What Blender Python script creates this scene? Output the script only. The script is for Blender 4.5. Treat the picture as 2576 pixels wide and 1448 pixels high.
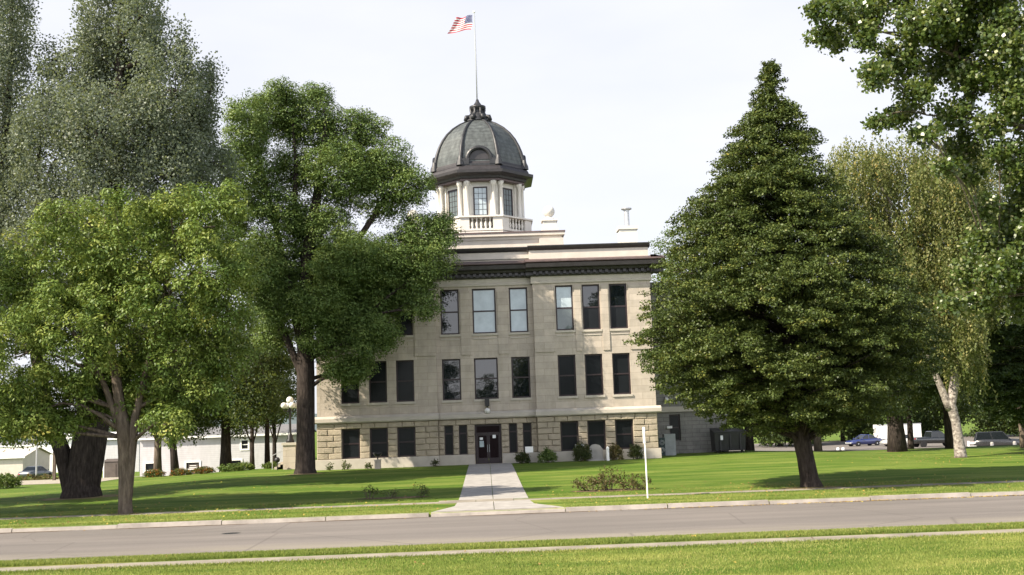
import bpy, math, random
import numpy as np
from mathutils import Vector, Matrix
random.seed(7)
RNG = np.random.default_rng(11)
for o in list(bpy.data.objects): bpy.data.objects.remove(o)
scn = bpy.context.scene
COL = scn.collection
R_ = math.radians

# ------------------------------------------------------------------ camera
F_, CX, CY, H = 2750., 1288., 724., 3.1
cm = bpy.data.cameras.new('camera'); cam = bpy.data.objects.new('camera', cm); COL.objects.link(cam)
cm.sensor_width = 36; cm.lens = F_ / 2576 * 36; cm.clip_start = .1; cm.clip_end = 20000
MR = Matrix.Rotation(R_(-1.62), 3, 'Z') @ Matrix.Rotation(R_(97.05), 3, 'X') @ Matrix.Rotation(R_(-2.0), 3, 'Z')
cam.matrix_world = Matrix.Translation((0, 0, H)) @ MR.to_4x4()
scn.camera = cam
# ------------------------------------------------------------------ light
SUN_EL, SUN_AZ = R_(41), R_(29)            # azimuth measured from the facade plane towards the viewer, sun on the left
SUN = Vector((-math.cos(SUN_AZ) * math.cos(SUN_EL), -math.sin(SUN_AZ) * math.cos(SUN_EL), math.sin(SUN_EL)))
w = bpy.data.worlds.new('World'); scn.world = w; w.use_nodes = True
nt = w.node_tree; nt.nodes.clear()
sk = nt.nodes.new('ShaderNodeTexSky'); sk.sky_type = 'NISHITA'; sk.sun_disc = False
sk.sun_elevation = SUN_EL; sk.sun_rotation = math.atan2(SUN.x, SUN.y)
sk.air_density = 1.0; sk.dust_density = 1.2; sk.ozone_density = 1.0
tc = nt.nodes.new('ShaderNodeTexCoord'); mp = nt.nodes.new('ShaderNodeMapping'); mp.inputs['Scale'].default_value = (1, 1, 3.2)
nz = nt.nodes.new('ShaderNodeTexNoise'); nz.inputs['Scale'].default_value = 2.2; nz.inputs['Detail'].default_value = 5
cr = nt.nodes.new('ShaderNodeValToRGB'); cr.color_ramp.elements[0].position = .3; cr.color_ramp.elements[1].position = .75
cr.color_ramp.elements[0].color = (.72, .72, .72, 1); cr.color_ramp.elements[1].color = (.96, .96, .96, 1)
mx = nt.nodes.new('ShaderNodeMix'); mx.data_type = 'RGBA'
mx.inputs['B'].default_value = (7.5, 7.55, 8.1, 1)       # thin high cloud veil
bg = nt.nodes.new('ShaderNodeBackground'); bg.inputs['Strength'].default_value = .06
ou = nt.nodes.new('ShaderNodeOutputWorld')
L = nt.links.new
L(tc.outputs['Generated'], mp.inputs['Vector']); L(mp.outputs['Vector'], nz.inputs['Vector']); L(nz.outputs['Fac'], cr.inputs['Fac'])
sz = nt.nodes.new('ShaderNodeSeparateXYZ'); L(tc.outputs['Generated'], sz.inputs[0])
mz = nt.nodes.new('ShaderNodeMapRange'); mz.interpolation_type = 'SMOOTHSTEP'; L(sz.outputs[2], mz.inputs[0])
for q, val in zip((1, 2, 3, 4), (.34, .75, 1.0, .10)): mz.inputs[q].default_value = val
mm = nt.nodes.new('ShaderNodeMath'); mm.operation = 'MULTIPLY'; L(cr.outputs['Color'], mm.inputs[0]); L(mz.outputs[0], mm.inputs[1])
my = nt.nodes.new('ShaderNodeMapRange'); my.interpolation_type = 'SMOOTHSTEP'; L(sz.outputs[1], my.inputs[0])   # veil boosted behind the viewer, on the sun's side, as added facade fill
for q, val in zip((1, 2, 3, 4), (-.45, .3, 2.3, 1.0)): my.inputs[q].default_value = val
m2 = nt.nodes.new('ShaderNodeMath'); m2.operation = 'MULTIPLY'; m2.inputs[1].default_value = 1; L(mm.outputs[0], m2.inputs[0]); L(m2.outputs[0], mx.inputs['Factor'])
vm = nt.nodes.new('ShaderNodeVectorMath'); vm.operation = 'SCALE'; vm.inputs[0].default_value = (7.5, 7.55, 8.1); L(my.outputs[0], vm.inputs['Scale']); L(vm.outputs[0], mx.inputs['B']); L(sk.outputs['Color'], mx.inputs['A']); L(mx.outputs['Result'], bg.inputs['Color'])
L(bg.outputs['Background'], ou.inputs['Surface'])
sl = bpy.data.lights.new('sun', 'SUN'); sl.energy = 4.6; sl.angle = R_(.5); sl.color = (1, .89, .73)
so = bpy.data.objects.new('sun', sl); COL.objects.link(so); so.rotation_euler = SUN.to_track_quat('Z', 'Y').to_euler()
vs = scn.view_settings; vs.view_transform = 'Standard'; vs.look = 'None'; vs.gamma = 1; vs.use_curve_mapping = False
vs.exposure = 1.25
# ------------------------------------------------------------------ helpers
def ray(px, py): return MR @ Vector((px - CX, CY - py, -F_))
def at(px, py, Y):
    d = ray(px, py); return Vector((0, 0, H)) + d * (Y / d.y)
def sm(t): t = min(1, max(0, t)); return t * t * (3 - 2 * t)
def tz(x, y):
    side = 1 if -16 < x < 20 else max(0, 1 - (abs(x - 2) - 18) / 8)
    z = .34 * sm((y - 46) / 28) * side
    z -= 1.25 * sm((y - 84) / 24) + .2 * sm((y - 108) / 60)
    return z
NODE_CACHE = {}
def new_mat(name):
    m = bpy.data.materials.new(name); m.use_nodes = True
    return m, m.node_tree, m.node_tree.nodes['Principled BSDF']
def nd(t, typ, **kw):
    n = t.nodes.new(typ)
    for k, v in kw.items():
        if k in n.inputs.keys(): n.inputs[k].default_value = v
        else: setattr(n, k, v)
    return n
def coords(t, scale=(1, 1, 1), kind='Object'):
    c = nd(t, 'ShaderNodeTexCoord'); m = nd(t, 'ShaderNodeMapping'); m.inputs['Scale'].default_value = scale
    t.links.new(c.outputs[kind], m.inputs['Vector']); return m.outputs['Vector']
def ramp(t, fac, stops):
    r = nd(t, 'ShaderNodeValToRGB'); e = r.color_ramp.elements
    while len(e) < len(stops): e.new(.5)
    for k, (p, c) in enumerate(stops): e[k].position = p; e[k].color = (*c, 1)
    t.links.new(fac, r.inputs['Fac']); return r.outputs['Color']
def mixc(t, fac, a, b, mode='MIX'):
    m = nd(t, 'ShaderNodeMix', data_type='RGBA', blend_type=mode)
    for s, v in (('Factor', fac), ('A', a), ('B', b)):
        if isinstance(v, (int, float)): m.inputs[s].default_value = v
        elif isinstance(v, tuple): m.inputs[s].default_value = (*v, 1)
        else: t.links.new(v, m.inputs[s])
    return m.outputs['Result']
def bump(t, b, h, strength=.4, dist=.05):
    n = nd(t, 'ShaderNodeBump'); n.inputs['Strength'].default_value = strength; n.inputs['Distance'].default_value = dist
    t.links.new(h, n.inputs['Height']); t.links.new(n.outputs['Normal'], b.inputs['Normal'])
def noise(t, v, scale, detail=4, rough=.55):
    n = nd(t, 'ShaderNodeTexNoise'); n.inputs['Scale'].default_value = scale; n.inputs['Detail'].default_value = detail
    n.inputs['Roughness'].default_value = rough
    t.links.new(v, n.inputs['Vector']); return n.outputs['Fac']
def plain(name, c, rough=.6, var=.12, scale=3., metal=0, spec=.4, bm=0):
    m, t, b = new_mat(name)
    v = coords(t); f = noise(t, v, scale)
    lo = tuple(x * (1 - var) for x in c); hi = tuple(min(1, x * (1 + var)) for x in c)
    t.links.new(ramp(t, f, [(.3, lo), (.7, hi)]), b.inputs['Base Color'])
    b.inputs['Roughness'].default_value = rough; b.inputs['Metallic'].default_value = metal; b.inputs['Specular IOR Level'].default_value = spec
    if bm: bump(t, b, noise(t, v, scale * 8), bm, .02)
    return m
def leafmat(name, stops, trans=.35, rough=.5, spec=.25):
    m, t, b = new_mat(name)
    a = nd(t, 'ShaderNodeAttribute', attribute_name='tint')
    c = ramp(t, a.outputs['Fac'], stops)
    t.links.new(c, b.inputs['Base Color']); b.inputs['Roughness'].default_value = rough; b.inputs['Specular IOR Level'].default_value = spec
    tr = nd(t, 'ShaderNodeBsdfTranslucent'); t.links.new(mixc(t, .35, c, (.35, .4, .05)), tr.inputs['Color'])
    ms = nd(t, 'ShaderNodeMixShader'); ms.inputs[0].default_value = trans
    t.links.new(b.outputs[0], ms.inputs[1]); t.links.new(tr.outputs[0], ms.inputs[2])
    t.links.new(ms.outputs[0], t.nodes['Material Output'].inputs['Surface'])
    return m
class MB:
    def __init__(s): s.v = []; s.f = []
    def add(s, vs, fs):
        k = len(s.v); s.v += [tuple(x) for x in vs]; s.f += [tuple(i + k for i in f) for f in fs]; return s
    def quad(s, a, b, c, d): return s.add([a, b, c, d], [(0, 1, 2, 3)])
    def box(s, x0, x1, y0, y1, z0, z1):
        return s.add([(x0, y0, z0), (x1, y0, z0), (x1, y1, z0), (x0, y1, z0), (x0, y0, z1), (x1, y0, z1), (x1, y1, z1), (x0, y1, z1)],
                     [(3, 2, 1, 0), (4, 5, 6, 7), (0, 1, 5, 4), (1, 2, 6, 5), (2, 3, 7, 6), (3, 0, 4, 7)])
    def tube(s, pts, rad, n=8, caps=True):
        pts = [Vector(p) for p in pts]; vs = []; fs = []
        up = Vector((.3, .9, .2))
        for i, p in enumerate(pts):
            d = (pts[min(i + 1, len(pts) - 1)] - pts[max(i - 1, 0)]).normalized()
            a = d.cross(up)
            if a.length < .05: a = d.cross(Vector((1, 0, 0)))
            a.normalize(); b = d.cross(a).normalized()
            r = rad[i] if isinstance(rad, (list, tuple)) else rad
            for k in range(n):
                t = 2 * math.pi * k / n; vs.append(p + (a * math.cos(t) + b * math.sin(t)) * r)
        for i in range(len(pts) - 1):
            for k in range(n):
                fs.append((i * n + k, i * n + (k + 1) % n, (i + 1) * n + (k + 1) % n, (i + 1) * n + k))
        if caps: fs += [tuple(range(n - 1, -1, -1)), tuple(range((len(pts) - 1) * n, len(pts) * n))]
        return s.add(vs, fs)
    def lathe(s, c, prof, n=16, rot=0.0, cap=True):
        vs = []; fs = []; c = Vector(c)
        for r, z in prof:
            for k in range(n):
                t = rot + 2 * math.pi * k / n; vs.append((c.x + r * math.cos(t), c.y + r * math.sin(t), c.z + z))
        for i in range(len(prof) - 1):
            for k in range(n): fs.append((i * n + k, i * n + (k + 1) % n, (i + 1) * n + (k + 1) % n, (i + 1) * n + k))
        if cap: fs += [tuple(range(n - 1, -1, -1)), tuple(range((len(prof) - 1) * n, len(prof) * n))]
        return s.add(vs, fs)
    def sphere(s, c, r, n=14, sz=1):
        m = n // 2
        return s.lathe((c[0], c[1], c[2]), [(max(.001, r * math.sin(math.pi * i / m)), -r * sz * math.cos(math.pi * i / m)) for i in range(m + 1)], n)
    def prism(s, pts, y0, y1):      # polygon in xz extruded along y
        n = len(pts)
        return s.add([(x, y0, z) for x, z in pts] + [(x, y1, z) for x, z in pts],
                     [tuple(range(n)), tuple(range(2 * n - 1, n - 1, -1))] + [(i, i + n, (i + 1) % n + n, (i + 1) % n) for i in range(n)])
    def build(s, name, mat, parent=None, smooth=False):
        me = bpy.data.meshes.new(name); me.from_pydata(s.v, [], s.f); me.update()
        if smooth: me.polygons.foreach_set('use_smooth', [True] * len(me.polygons))
        me.materials.append(mat); o = bpy.data.objects.new(name, me); COL.objects.link(o)
        if parent: o.parent = parent
        return o
def tag(o, label=None, cat=None, group=None, kind=None):
    for k, v in (('label', label), ('category', cat), ('group', group), ('kind', kind)):
        if v: o[k] = v
    return o
def thing(name, label, cat, loc=(0, 0, 0), rz=0, group=None):
    o = bpy.data.objects.new(name, None); COL.objects.link(o); o.location = loc; o.rotation_euler.z = rz
    o.empty_display_size = .3
    return tag(o, label, cat, group)
def copy_tree(o, parent=None):
    c = o.copy(); COL.objects.link(c); c.parent = parent
    for ch in [q for q in COL.objects if q.parent == o]: copy_tree(ch, c)
    return c

# ------------------------------------------------------------------ materials
def grass_mat():
    m, t, b = new_mat('mown lawn')
    v = coords(t, (.35, 1, 1)); v2 = coords(t, (.05, .8, 1)); v3 = coords(t)
    base = ramp(t, noise(t, v3, 34, 3), [(.25, (.042, .085, .009)), (.5, (.078, .14, .015)), (.75, (.13, .19, .028))])
    dry = ramp(t, noise(t, v, .55, 6, .6), [(.42, (0, 0, 0)), (.68, (1, 1, 1))])
    sx = nd(t, 'ShaderNodeSeparateXYZ'); tcn = nd(t, 'ShaderNodeTexCoord'); t.links.new(tcn.outputs['Object'], sx.inputs[0])
    mr = nd(t, 'ShaderNodeMapRange'); t.links.new(sx.outputs[1], mr.inputs[0])
    for q, val in zip((1, 2, 3, 4), (43., 50., .95, .42)): mr.inputs[q].default_value = val
    dm_ = nd(t, 'ShaderNodeMath', operation='MULTIPLY'); t.links.new(dry, dm_.inputs[0]); t.links.new(mr.outputs[0], dm_.inputs[1]); dry = dm_.outputs[0]
    c = mixc(t, dry, base, mixc(t, noise(t, v3, 22, 3), (.2, .24, .045), (.36, .345, .105)))
    st = ramp(t, noise(t, v2, 1.4, 3), [(.38, (.74, .84, .7)), (.62, (1.16, 1.1, 1.16))])
    c = mixc(t, 1., c, st, 'MULTIPLY')
    t.links.new(c, b.inputs['Base Color']); b.inputs['Roughness'].default_value = .85; b.inputs['Specular IOR Level'].default_value = .15
    bump(t, b, noise(t, v3, 45, 3), .8, .04)
    return m
M = {}
M['lawn'] = grass_mat()
def street_mat():
    m, t, b = new_mat('worn asphalt')
    v = coords(t); v2 = coords(t, (.12, 1, 1))
    c = ramp(t, noise(t, v, 60, 3), [(.3, (.138, .126, .117)), (.7, (.212, .196, .184))])
    c = mixc(t, 1., c, ramp(t, noise(t, v2, .9, 5), [(.3, (.78, .78, .78)), (.7, (1.1, 1.08, 1.07))]), 'MULTIPLY')
    sx = nd(t, 'ShaderNodeSeparateXYZ'); tcn = nd(t, 'ShaderNodeTexCoord'); t.links.new(tcn.outputs['Object'], sx.inputs[0])
    mr = nd(t, 'ShaderNodeMapRange'); t.links.new(sx.outputs[1], mr.inputs[0])
    for q, val in zip((1, 2, 3, 4), (30.3, 32.6, .9, 0.)): mr.inputs[q].default_value = val
    ml = nd(t, 'ShaderNodeMath', operation='MULTIPLY'); t.links.new(mr.outputs[0], ml.inputs[0]); t.links.new(ramp(t, noise(t, v2, 1.1, 5), [(.35, (.2, .2, .2)), (.6, (1, 1, 1))]), ml.inputs[1])
    c = mixc(t, ml.outputs[0], c, (.27, .245, .19))
    vo = nd(t, 'ShaderNodeTexVoronoi', feature='DISTANCE_TO_EDGE'); vo.inputs['Scale'].default_value = .16
    wv = mixc(t, .08, v, nd(t, 'ShaderNodeTexNoise').outputs['Color']); t.links.new(v, vo.inputs['Vector'])
    c = mixc(t, ramp(t, vo.outputs['Distance'], [(.0, (.6, .6, .6)), (.006, (0, 0, 0))]), c, (.1, .09, .085))
    t.links.new(c, b.inputs['Base Color']); b.inputs['Roughness'].default_value = .9; b.inputs['Specular IOR Level'].default_value = .2
    bump(t, b, noise(t, v, 80, 2), .4, .01); return m
M['street'] = street_mat()
M['concrete'] = plain('pale concrete', (.325, .31, .29), .85, .16, 2.2, spec=.2, bm=.25)
M['walk_old'] = plain('weathered concrete', (.25, .225, .185), .9, .25, 1.2, spec=.15, bm=.3)
M['kerb'] = plain('kerb concrete', (.29, .262, .235), .85, .28, 1.4, spec=.2, bm=.3)
M['gravel'] = plain('gravel', (.33, .30, .25), .95, .25, 6, spec=.1, bm=.4)
M['gutter'] = plain('gutter dirt', (.10, .075, .055), .95, .4, 5, spec=.1)
M['soil'] = plain('bare soil', (.13, .095, .06), .95, .35, 6, spec=.1, bm=.4)
def stone_mat(name, c1, c2, mort, bw, bh, msize=.012, bmp=.3, dirt=.25):
    m, t, b = new_mat(name)
    tcn = nd(t, 'ShaderNodeTexCoord'); s = nd(t, 'ShaderNodeSeparateXYZ'); t.links.new(tcn.outputs['Object'], s.inputs[0])
    ad = nd(t, 'ShaderNodeMath', operation='ADD'); t.links.new(s.outputs[0], ad.inputs[0]); t.links.new(s.outputs[1], ad.inputs[1])
    cx = nd(t, 'ShaderNodeCombineXYZ'); t.links.new(ad.outputs[0], cx.inputs[0]); t.links.new(s.outputs[2], cx.inputs[1])
    br = nd(t, 'ShaderNodeTexBrick'); t.links.new(cx.outputs[0], br.inputs['Vector'])
    br.inputs['Color1'].default_value = (*c1, 1); br.inputs['Color2'].default_value = (*c2, 1); br.inputs['Mortar'].default_value = (*mort, 1)
    br.inputs['Scale'].default_value = 1; br.inputs['Mortar Size'].default_value = msize; br.inputs['Brick Width'].default_value = bw
    br.inputs['Row Height'].default_value = bh; br.inputs['Mortar Smooth'].default_value = .3
    v = coords(t); v2 = coords(t, (1, 1, .25))
    c = mixc(t, 1., br.outputs['Color'], ramp(t, noise(t, v, 1.7, 6, .65), [(.3, (1 - dirt,) * 3), (.7, (1.06, 1.05, 1.03))]), 'MULTIPLY')
    c = mixc(t, 1., c, ramp(t, noise(t, v2, 2.6, 5), [(.35, (.91, .905, .89)), (.6, (1, 1, 1))]), 'MULTIPLY')
    t.links.new(c, b.inputs['Base Color']); b.inputs['Roughness'].default_value = .85; b.inputs['Specular IOR Level'].default_value = .2
    bump(t, b, noise(t, v, 9, 5, .7), bmp, .04); return m
M['ashlar'] = stone_mat('smooth limestone ashlar', (.475, .42, .36), (.405, .36, .306), (.31, .272, .23), 1.35, .46, dirt=.14)
M['wing_stone'] = stone_mat('grey coursed stone darkened for shade', (.27, .262, .245), (.225, .22, .205), (.15, .145, .135), 1.1, .31, .02, .8, .25)  # rough grey stone, its colour darkened further for the wing's deep shade
M['rock'] = stone_mat('rock faced limestone', (.41, .355, .27), (.35, .305, .235), (.27, .225, .17), .95, .41, .0, .9, .2)
M['trim'] = plain('limestone trim', (.42, .385, .33), .8, .1, 1.6, spec=.25, bm=.15)
M['cream'] = plain('cream painted metal', (.50, .455, .40), .6, .08, 1.5)
M['white'] = plain('white painted metal', (.60, .575, .525), .55, .07, 1.5)
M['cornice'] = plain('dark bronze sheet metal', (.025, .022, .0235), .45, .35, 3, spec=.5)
M['coppertop'] = plain('reddish brown sheet metal', (.09, .06, .058), .5, .3, 2.5, spec=.5)
M['frame'] = plain('dark window frame', (.026, .016, .018), .45, .2, 3)
M['black'] = plain('black painted metal', (.018, .018, .02), .4, .2, 3)
M['brown'] = plain('brown painted metal', (.09, .075, .065), .6, .2, 2)
M['white_paint'] = plain('white paint', (.78, .78, .76), .5, .06, 2)
M['paper'] = plain('white paper', (.75, .76, .76), .7, .05, 4)
M['globe'] = plain('opal glass globe', (.64, .63, .6), .25, .03, 2, spec=.6)
M['grey_metal'] = plain('galvanised metal', (.45, .46, .47), .4, .15, 4, metal=.6)
M['grey_box'] = plain('grey enamel', (.27, .29, .29), .5, .12, 3)
M['dark_teal'] = plain('dark grille', (.03, .05, .05), .6, .2, 8)
M['siding'] = stone_mat('grey lap siding', (.5, .5, .53), (.49, .49, .52), (.4, .4, .43), 60, .2, .012, .05, .08)
M['roof_far'] = plain('grey roofing', (.16, .16, .165), .8, .15, 3)
M['rubber'] = plain('black rubber', (.015, .015, .016), .8, .2, 5)
M['yellow'] = plain('yellow paint', (.55, .42, .08), .6, .15, 3)
M['hill'] = plain('distant scrub hill', (.10, .125, .13), .95, .25, .01, spec=.05)
def glass(name, c, ior=1.75, rough=.02):
    m, t, b = new_mat(name)
    v = coords(t); t.links.new(ramp(t, noise(t, v, 1.2), [(.3, tuple(x * .85 for x in c)), (.7, tuple(x * 1.12 for x in c))]), b.inputs['Base Color'])
    b.inputs['Roughness'].default_value = rough; b.inputs['IOR'].default_value = ior
    bump(t, b, noise(t, v, .9, 2), .12, .03)
    return m
M['pane'] = glass('dark window glass', (.008, .011, .013), 1.75)
M['pane_dark'] = glass('screened window glass', (.010, .012, .014), 1.3, .25)
M['pane_door'] = glass('dark door glass', (.016, .01, .011), 1.12, .2)
M['pane_blind'] = glass('window glass over a drawn pale blind', (.36, .43, .47), 1.6)
M['pane_teal'] = glass('window glass over a grey green blind', (.085, .108, .11), 1.6)
M['car_glass'] = glass('car glass', (.01, .013, .015), 1.5)
def carpaint(name, c):
    m = plain(name, c, .25, .05, 2, spec=.6); b = m.node_tree.nodes['Principled BSDF']; b.inputs['Coat Weight'].default_value = .7; return m
def dome_mat():
    m, t, b = new_mat('weathered copper shingles')
    v = coords(t); s = nd(t, 'ShaderNodeSeparateXYZ'); tcn = nd(t, 'ShaderNodeTexCoord'); t.links.new(tcn.outputs['Object'], s.inputs[0])
    c = ramp(t, noise(t, coords(t, (2, 2, .8)), 1.6, 5, .65), [(.3, (.04, .045, .045)), (.55, (.078, .088, .087)), (.75, (.125, .138, .134))])
    mo = nd(t, 'ShaderNodeMath', operation='MULTIPLY'); mo.inputs[1].default_value = 3.1; t.links.new(s.outputs[2], mo.inputs[0])
    fr = nd(t, 'ShaderNodeMath', operation='FRACT'); t.links.new(mo.outputs[0], fr.inputs[0])
    c = mixc(t, 1., c, ramp(t, fr.outputs[0], [(.0, (.45, .42, .42)), (.14, (1, 1, 1)), (1, (1.05, 1.05, 1.05))]), 'MULTIPLY')
    t.links.new(c, b.inputs['Base Color']); b.inputs['Roughness'].default_value = .5; b.inputs['Metallic'].default_value = .15
    bump(t, b, fr.outputs[0], .6, .05); return m
M['dome'] = dome_mat()
M['domerib'] = plain('dark copper', (.031, .032, .035), .45, .4, 3, metal=.2)
def bark(name, a, b_, c, sc=(6, 6, 1.2)):
    m, t, b = new_mat(name)
    f = noise(t, coords(t, sc), 1.5, 6, .7)
    t.links.new(ramp(t, f, [(.3, a), (.5, b_), (.72, c)]), b.inputs['Base Color']); b.inputs['Roughness'].default_value = .95
    b.inputs['Specular IOR Level'].default_value = .1; bump(t, b, f, 1, .08); return m
M['bark'] = bark('furrowed bark', (.018, .014, .013), (.042, .034, .03), (.085, .068, .058))
M['bark_pale'] = bark('grey brown bark', (.06, .048, .038), (.125, .10, .08), (.21, .17, .135))
M['bark_birch'] = bark('white birch bark', (.03, .026, .024), (.24, .21, .185), (.52, .48, .42), (2.6, 2.6, 3.4))
LM = {
 'maple': leafmat('yellow green maple leaves', [(0, (.06, .11, .022)), (.45, (.135, .195, .04)), (.8, (.235, .275, .06)), (1, (.40, .36, .085))], .22),
 'ash': leafmat('green ash leaves', [(0, (.05, .09, .024)), (.5, (.115, .175, .045)), (1, (.21, .255, .065))], .2),
 'poplar': leafmat('silver grey poplar leaves', [(0, (.07, .092, .062)), (.5, (.15, .18, .128)), (.85, (.225, .25, .185)), (1, (.32, .33, .27))], .3),
 'linden': leafmat('dark linden leaves', [(0, (.026, .046, .012)), (.5, (.07, .096, .022)), (.8, (.145, .15, .032)), (1, (.34, .25, .05))], .1),
 'birch': leafmat('yellowing birch leaves', [(0, (.055, .085, .026)), (.5, (.15, .165, .056)), (.85, (.27, .245, .10)), (1, (.44, .31, .08))], .35),
 'cotton': leafmat('glossy cottonwood leaves', [(0, (.035, .065, .015)), (.5, (.09, .135, .033)), (.85, (.17, .20, .065)), (1, (.36, .36, .2))], .33, .34, .6),
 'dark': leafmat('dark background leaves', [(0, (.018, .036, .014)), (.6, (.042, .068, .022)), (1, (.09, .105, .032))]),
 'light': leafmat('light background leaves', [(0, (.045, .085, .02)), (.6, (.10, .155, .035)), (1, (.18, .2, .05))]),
 'shrub': leafmat('shrub leaves', [(0, (.03, .05, .02)), (.6, (.065, .085, .03)), (1, (.14, .11, .05))]),
 'drybush': leafmat('reddish green bush leaves', [(0, (.06, .06, .022)), (.6, (.12, .105, .045)), (1, (.2, .135, .07))]),
 'flower': leafmat('red and orange flowers', [(0, (.05, .08, .02)), (.6, (.08, .1, .03)), (.8, (.35, .05, .02)), (1, (.55, .18, .03))]),
 'grass': leafmat('grass blades', [(0, (.09, .14, .025)), (.6, (.21, .25, .058)), (1, (.37, .35, .125))], .3),
}

# ------------------------------------------------------------------ ground, street, paths
def sheet(name, xs, ys, zf, mat, dz=0.0, solid=0.0):
    vs = [(x, y, zf(x, y) + dz) for y in ys for x in xs]; n = len(xs)
    fs = [(j * n + i, j * n + i + 1, (j + 1) * n + i + 1, (j + 1) * n + i) for j in range(len(ys) - 1) for i in range(n - 1)]
    o = MB().add(vs, fs).build(name, mat, None, True); tag(o, kind='structure'); return o
def ground_z(x, y):
    if 30.3 < y < 39.86: return -.3
    if y <= 30.3: return -.13 * sm((y - 28.6) / 1.7)
    return tz(x, y)
gx = [-6000, -2000, -600, -200, -100] + list(range(-60, 64, 2)) + [100, 200, 600, 2000, 6000]
gy = [-300, -60, 0, 15, 20, 24, 26.7, 27.9, 28.6, 29.1, 29.6, 30.0, 30.29, 30.31, 39.85, 39.87, 41, 43, 44.4, 46] + list(range(48, 120, 2)) + [130, 150, 170, 200, 300, 600, 1500, 6000]
sheet('ground', gx, gy, ground_z, M['lawn'])
sheet('street', [-200, -60, -20, 0, 20, 60, 200], [30.28, 32, 35, 37.5, 39.78], lambda x, y: -.135 + .02 * (1 - ((y - 35) / 5) ** 2), M['street'])
sheet('gutter_strip', [-200, -60] + [q * 1.3 for q in range(-30, 31)] + [60, 200], [39.5, 39.78], lambda x, y: -.13 + .004 * math.sin(x), M['gutter'])
sheet('sidewalk', list(range(-60, 64, 4)), [26.8, 27.72], lambda x, y: .012, M['walk_old'])
random.seed(3)
kb = MB()
def kerb_run(x0, x1):
    x = x0
    while x < x1 - .3:
        e = min(x + 3.68, x1); j = random.uniform(-.012, .012); t_ = random.uniform(-.012, .01); g = random.uniform(.008, .02)
        kb.add([(x + g, 39.76 + j, -.2), (e - g, 39.76 + j, -.2), (e - g, 39.81 + j, -.004 + t_), (x + g, 39.81 + j, -.004 + t_),
                (x + g, 40.0, .012 + t_), (e - g, 40.0, .012 + t_), (x + g, 40.0, -.2), (e - g, 40.0, -.2)],
               [(0, 1, 2, 3), (3, 2, 5, 4), (6, 0, 3, 4), (1, 7, 5, 2)])
        x = e
kerb_run(-61.0, -2.06); kerb_run(2.76, 62)
kb.add([(-2.05, 39.74, -.2), (2.75, 39.74, -.2), (2.75, 39.79, -.03), (-2.05, 39.79, -.03), (-2.05, 40.02, .02), (2.75, 40.02, .02)], [(0, 1, 2, 3), (3, 2, 5, 4)])
tag(kb.build('kerb', M['kerb']), kind='structure')
wk = MB()
def slab(mb, x0, x1, y0, y1, f=lambda x, y: 0, th=.03):
    c = [(x0, y0), (x1, y0), (x1, y1), (x0, y1)]
    mb.add([(a, b, tz(a, b) + th) for a, b in c] + [(a, b, tz(a, b) - .05) for a, b in c], [(0, 1, 2, 3), (4, 5, 1, 0), (5, 6, 2, 1), (6, 7, 3, 2), (7, 4, 0, 3)])
y = 45.62
while y < 75.2:
    y1 = min(y + 1.55, 75.45)
    slab(wk, -1.2, .2, y, y1 - .02); slab(wk, .225, 1.66, y, y1 - .02); y = y1
def apron(mb):
    for k in range(2):
        xl = [(-2.0, 40.02), (-1.28, 42.3), (-1.22, 44.25)]; xr = [(2.72, 40.02), (1.75, 42.3), (1.66, 44.25)]
        for i in range(2):
            a, b, c, d = xl[i], xr[i], xr[i + 1], xl[i + 1]
            m0, m1 = .215, .215
            q = [a, (m0 - .012, a[1]), (m1 - .012, c[1] - .02), d] if k == 0 else [(m0 + .012, a[1]), b, (c[0], c[1] - .02), (m1 + .012, c[1] - .02)]
            mb.add([(p[0], p[1], .03) for p in q], [(0, 1, 2, 3)])
apron(wk)
tag(wk.build('entrance_path', M['concrete']), kind='structure')
sw = MB(); x = -40.; random.seed(8)
while x < 15.5:
    if -1.3 < x + .76 < 1.9: pass
    slab(sw, x, x + 1.5, 44.4 + random.uniform(0, .1), 45.4 - random.uniform(0, .12), th=.006) if not (-1.5 < x + .75 < 1.2) else slab(sw, x, x + 1.5, 44.27, 45.6, th=.03)
    x += 1.52
x = 15.6
while x < 44: slab(sw, x, x + 1.5, 44.4 + random.uniform(0, .1), 45.4 - random.uniform(0, .12), th=.008); x += 1.52
tag(sw.build('far_sidewalk', M['walk_old']), kind='structure')
sheet('gravel_lane', [-200, -120, -80, -60, -50, -42, -36, -30, -27], [77.5, 80, 84, 88, 92, 96, 100, 104, 108], tz, M['gravel'], .02)
sheet('parking_lot', [24, 30, 40, 60, 100, 200], [88, 92, 96, 100, 104, 108, 120, 140, 170], tz, M['street'], .03)
hm = MB()
hv = []; hn = 90
for i in range(hn):
    X = -2600 + 5200 * i / (hn - 1)
    hz = 42 + 26 * math.sin(i * .21 + 1) + 12 * math.sin(i * .63) + 5 * math.sin(i * 1.7)
    hv += [(X, 3000, -3), (X, 3250 + 60 * math.sin(i), hz)]
hm.add(hv, [(2 * i, 2 * i + 2, 2 * i + 3, 2 * i + 1) for i in range(hn - 1)])
tag(hm.build('hills', M['hill'], None, True), kind='structure')
mh = thing('manhole_cover', 'round dark iron manhole cover set in the asphalt', 'manhole cover', (-8.3, 36.1, -.128))
MB().lathe((0, 0, 0), [(.36, -.02), (.36, .006), (.31, .008)], 24).build('frame', M['gutter'], mh)
g_ = MB().lathe((0, 0, 0), [(.3, -.01), (.3, .011), (.05, .012)], 24)
for k in range(8): a = k * math.pi / 4; g_.box(.17 * math.cos(a) - .03, .17 * math.cos(a) + .03, .17 * math.sin(a) - .03, .17 * math.sin(a) + .03, .011, .016)
g_.build('cover', M['black'], mh)

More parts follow.
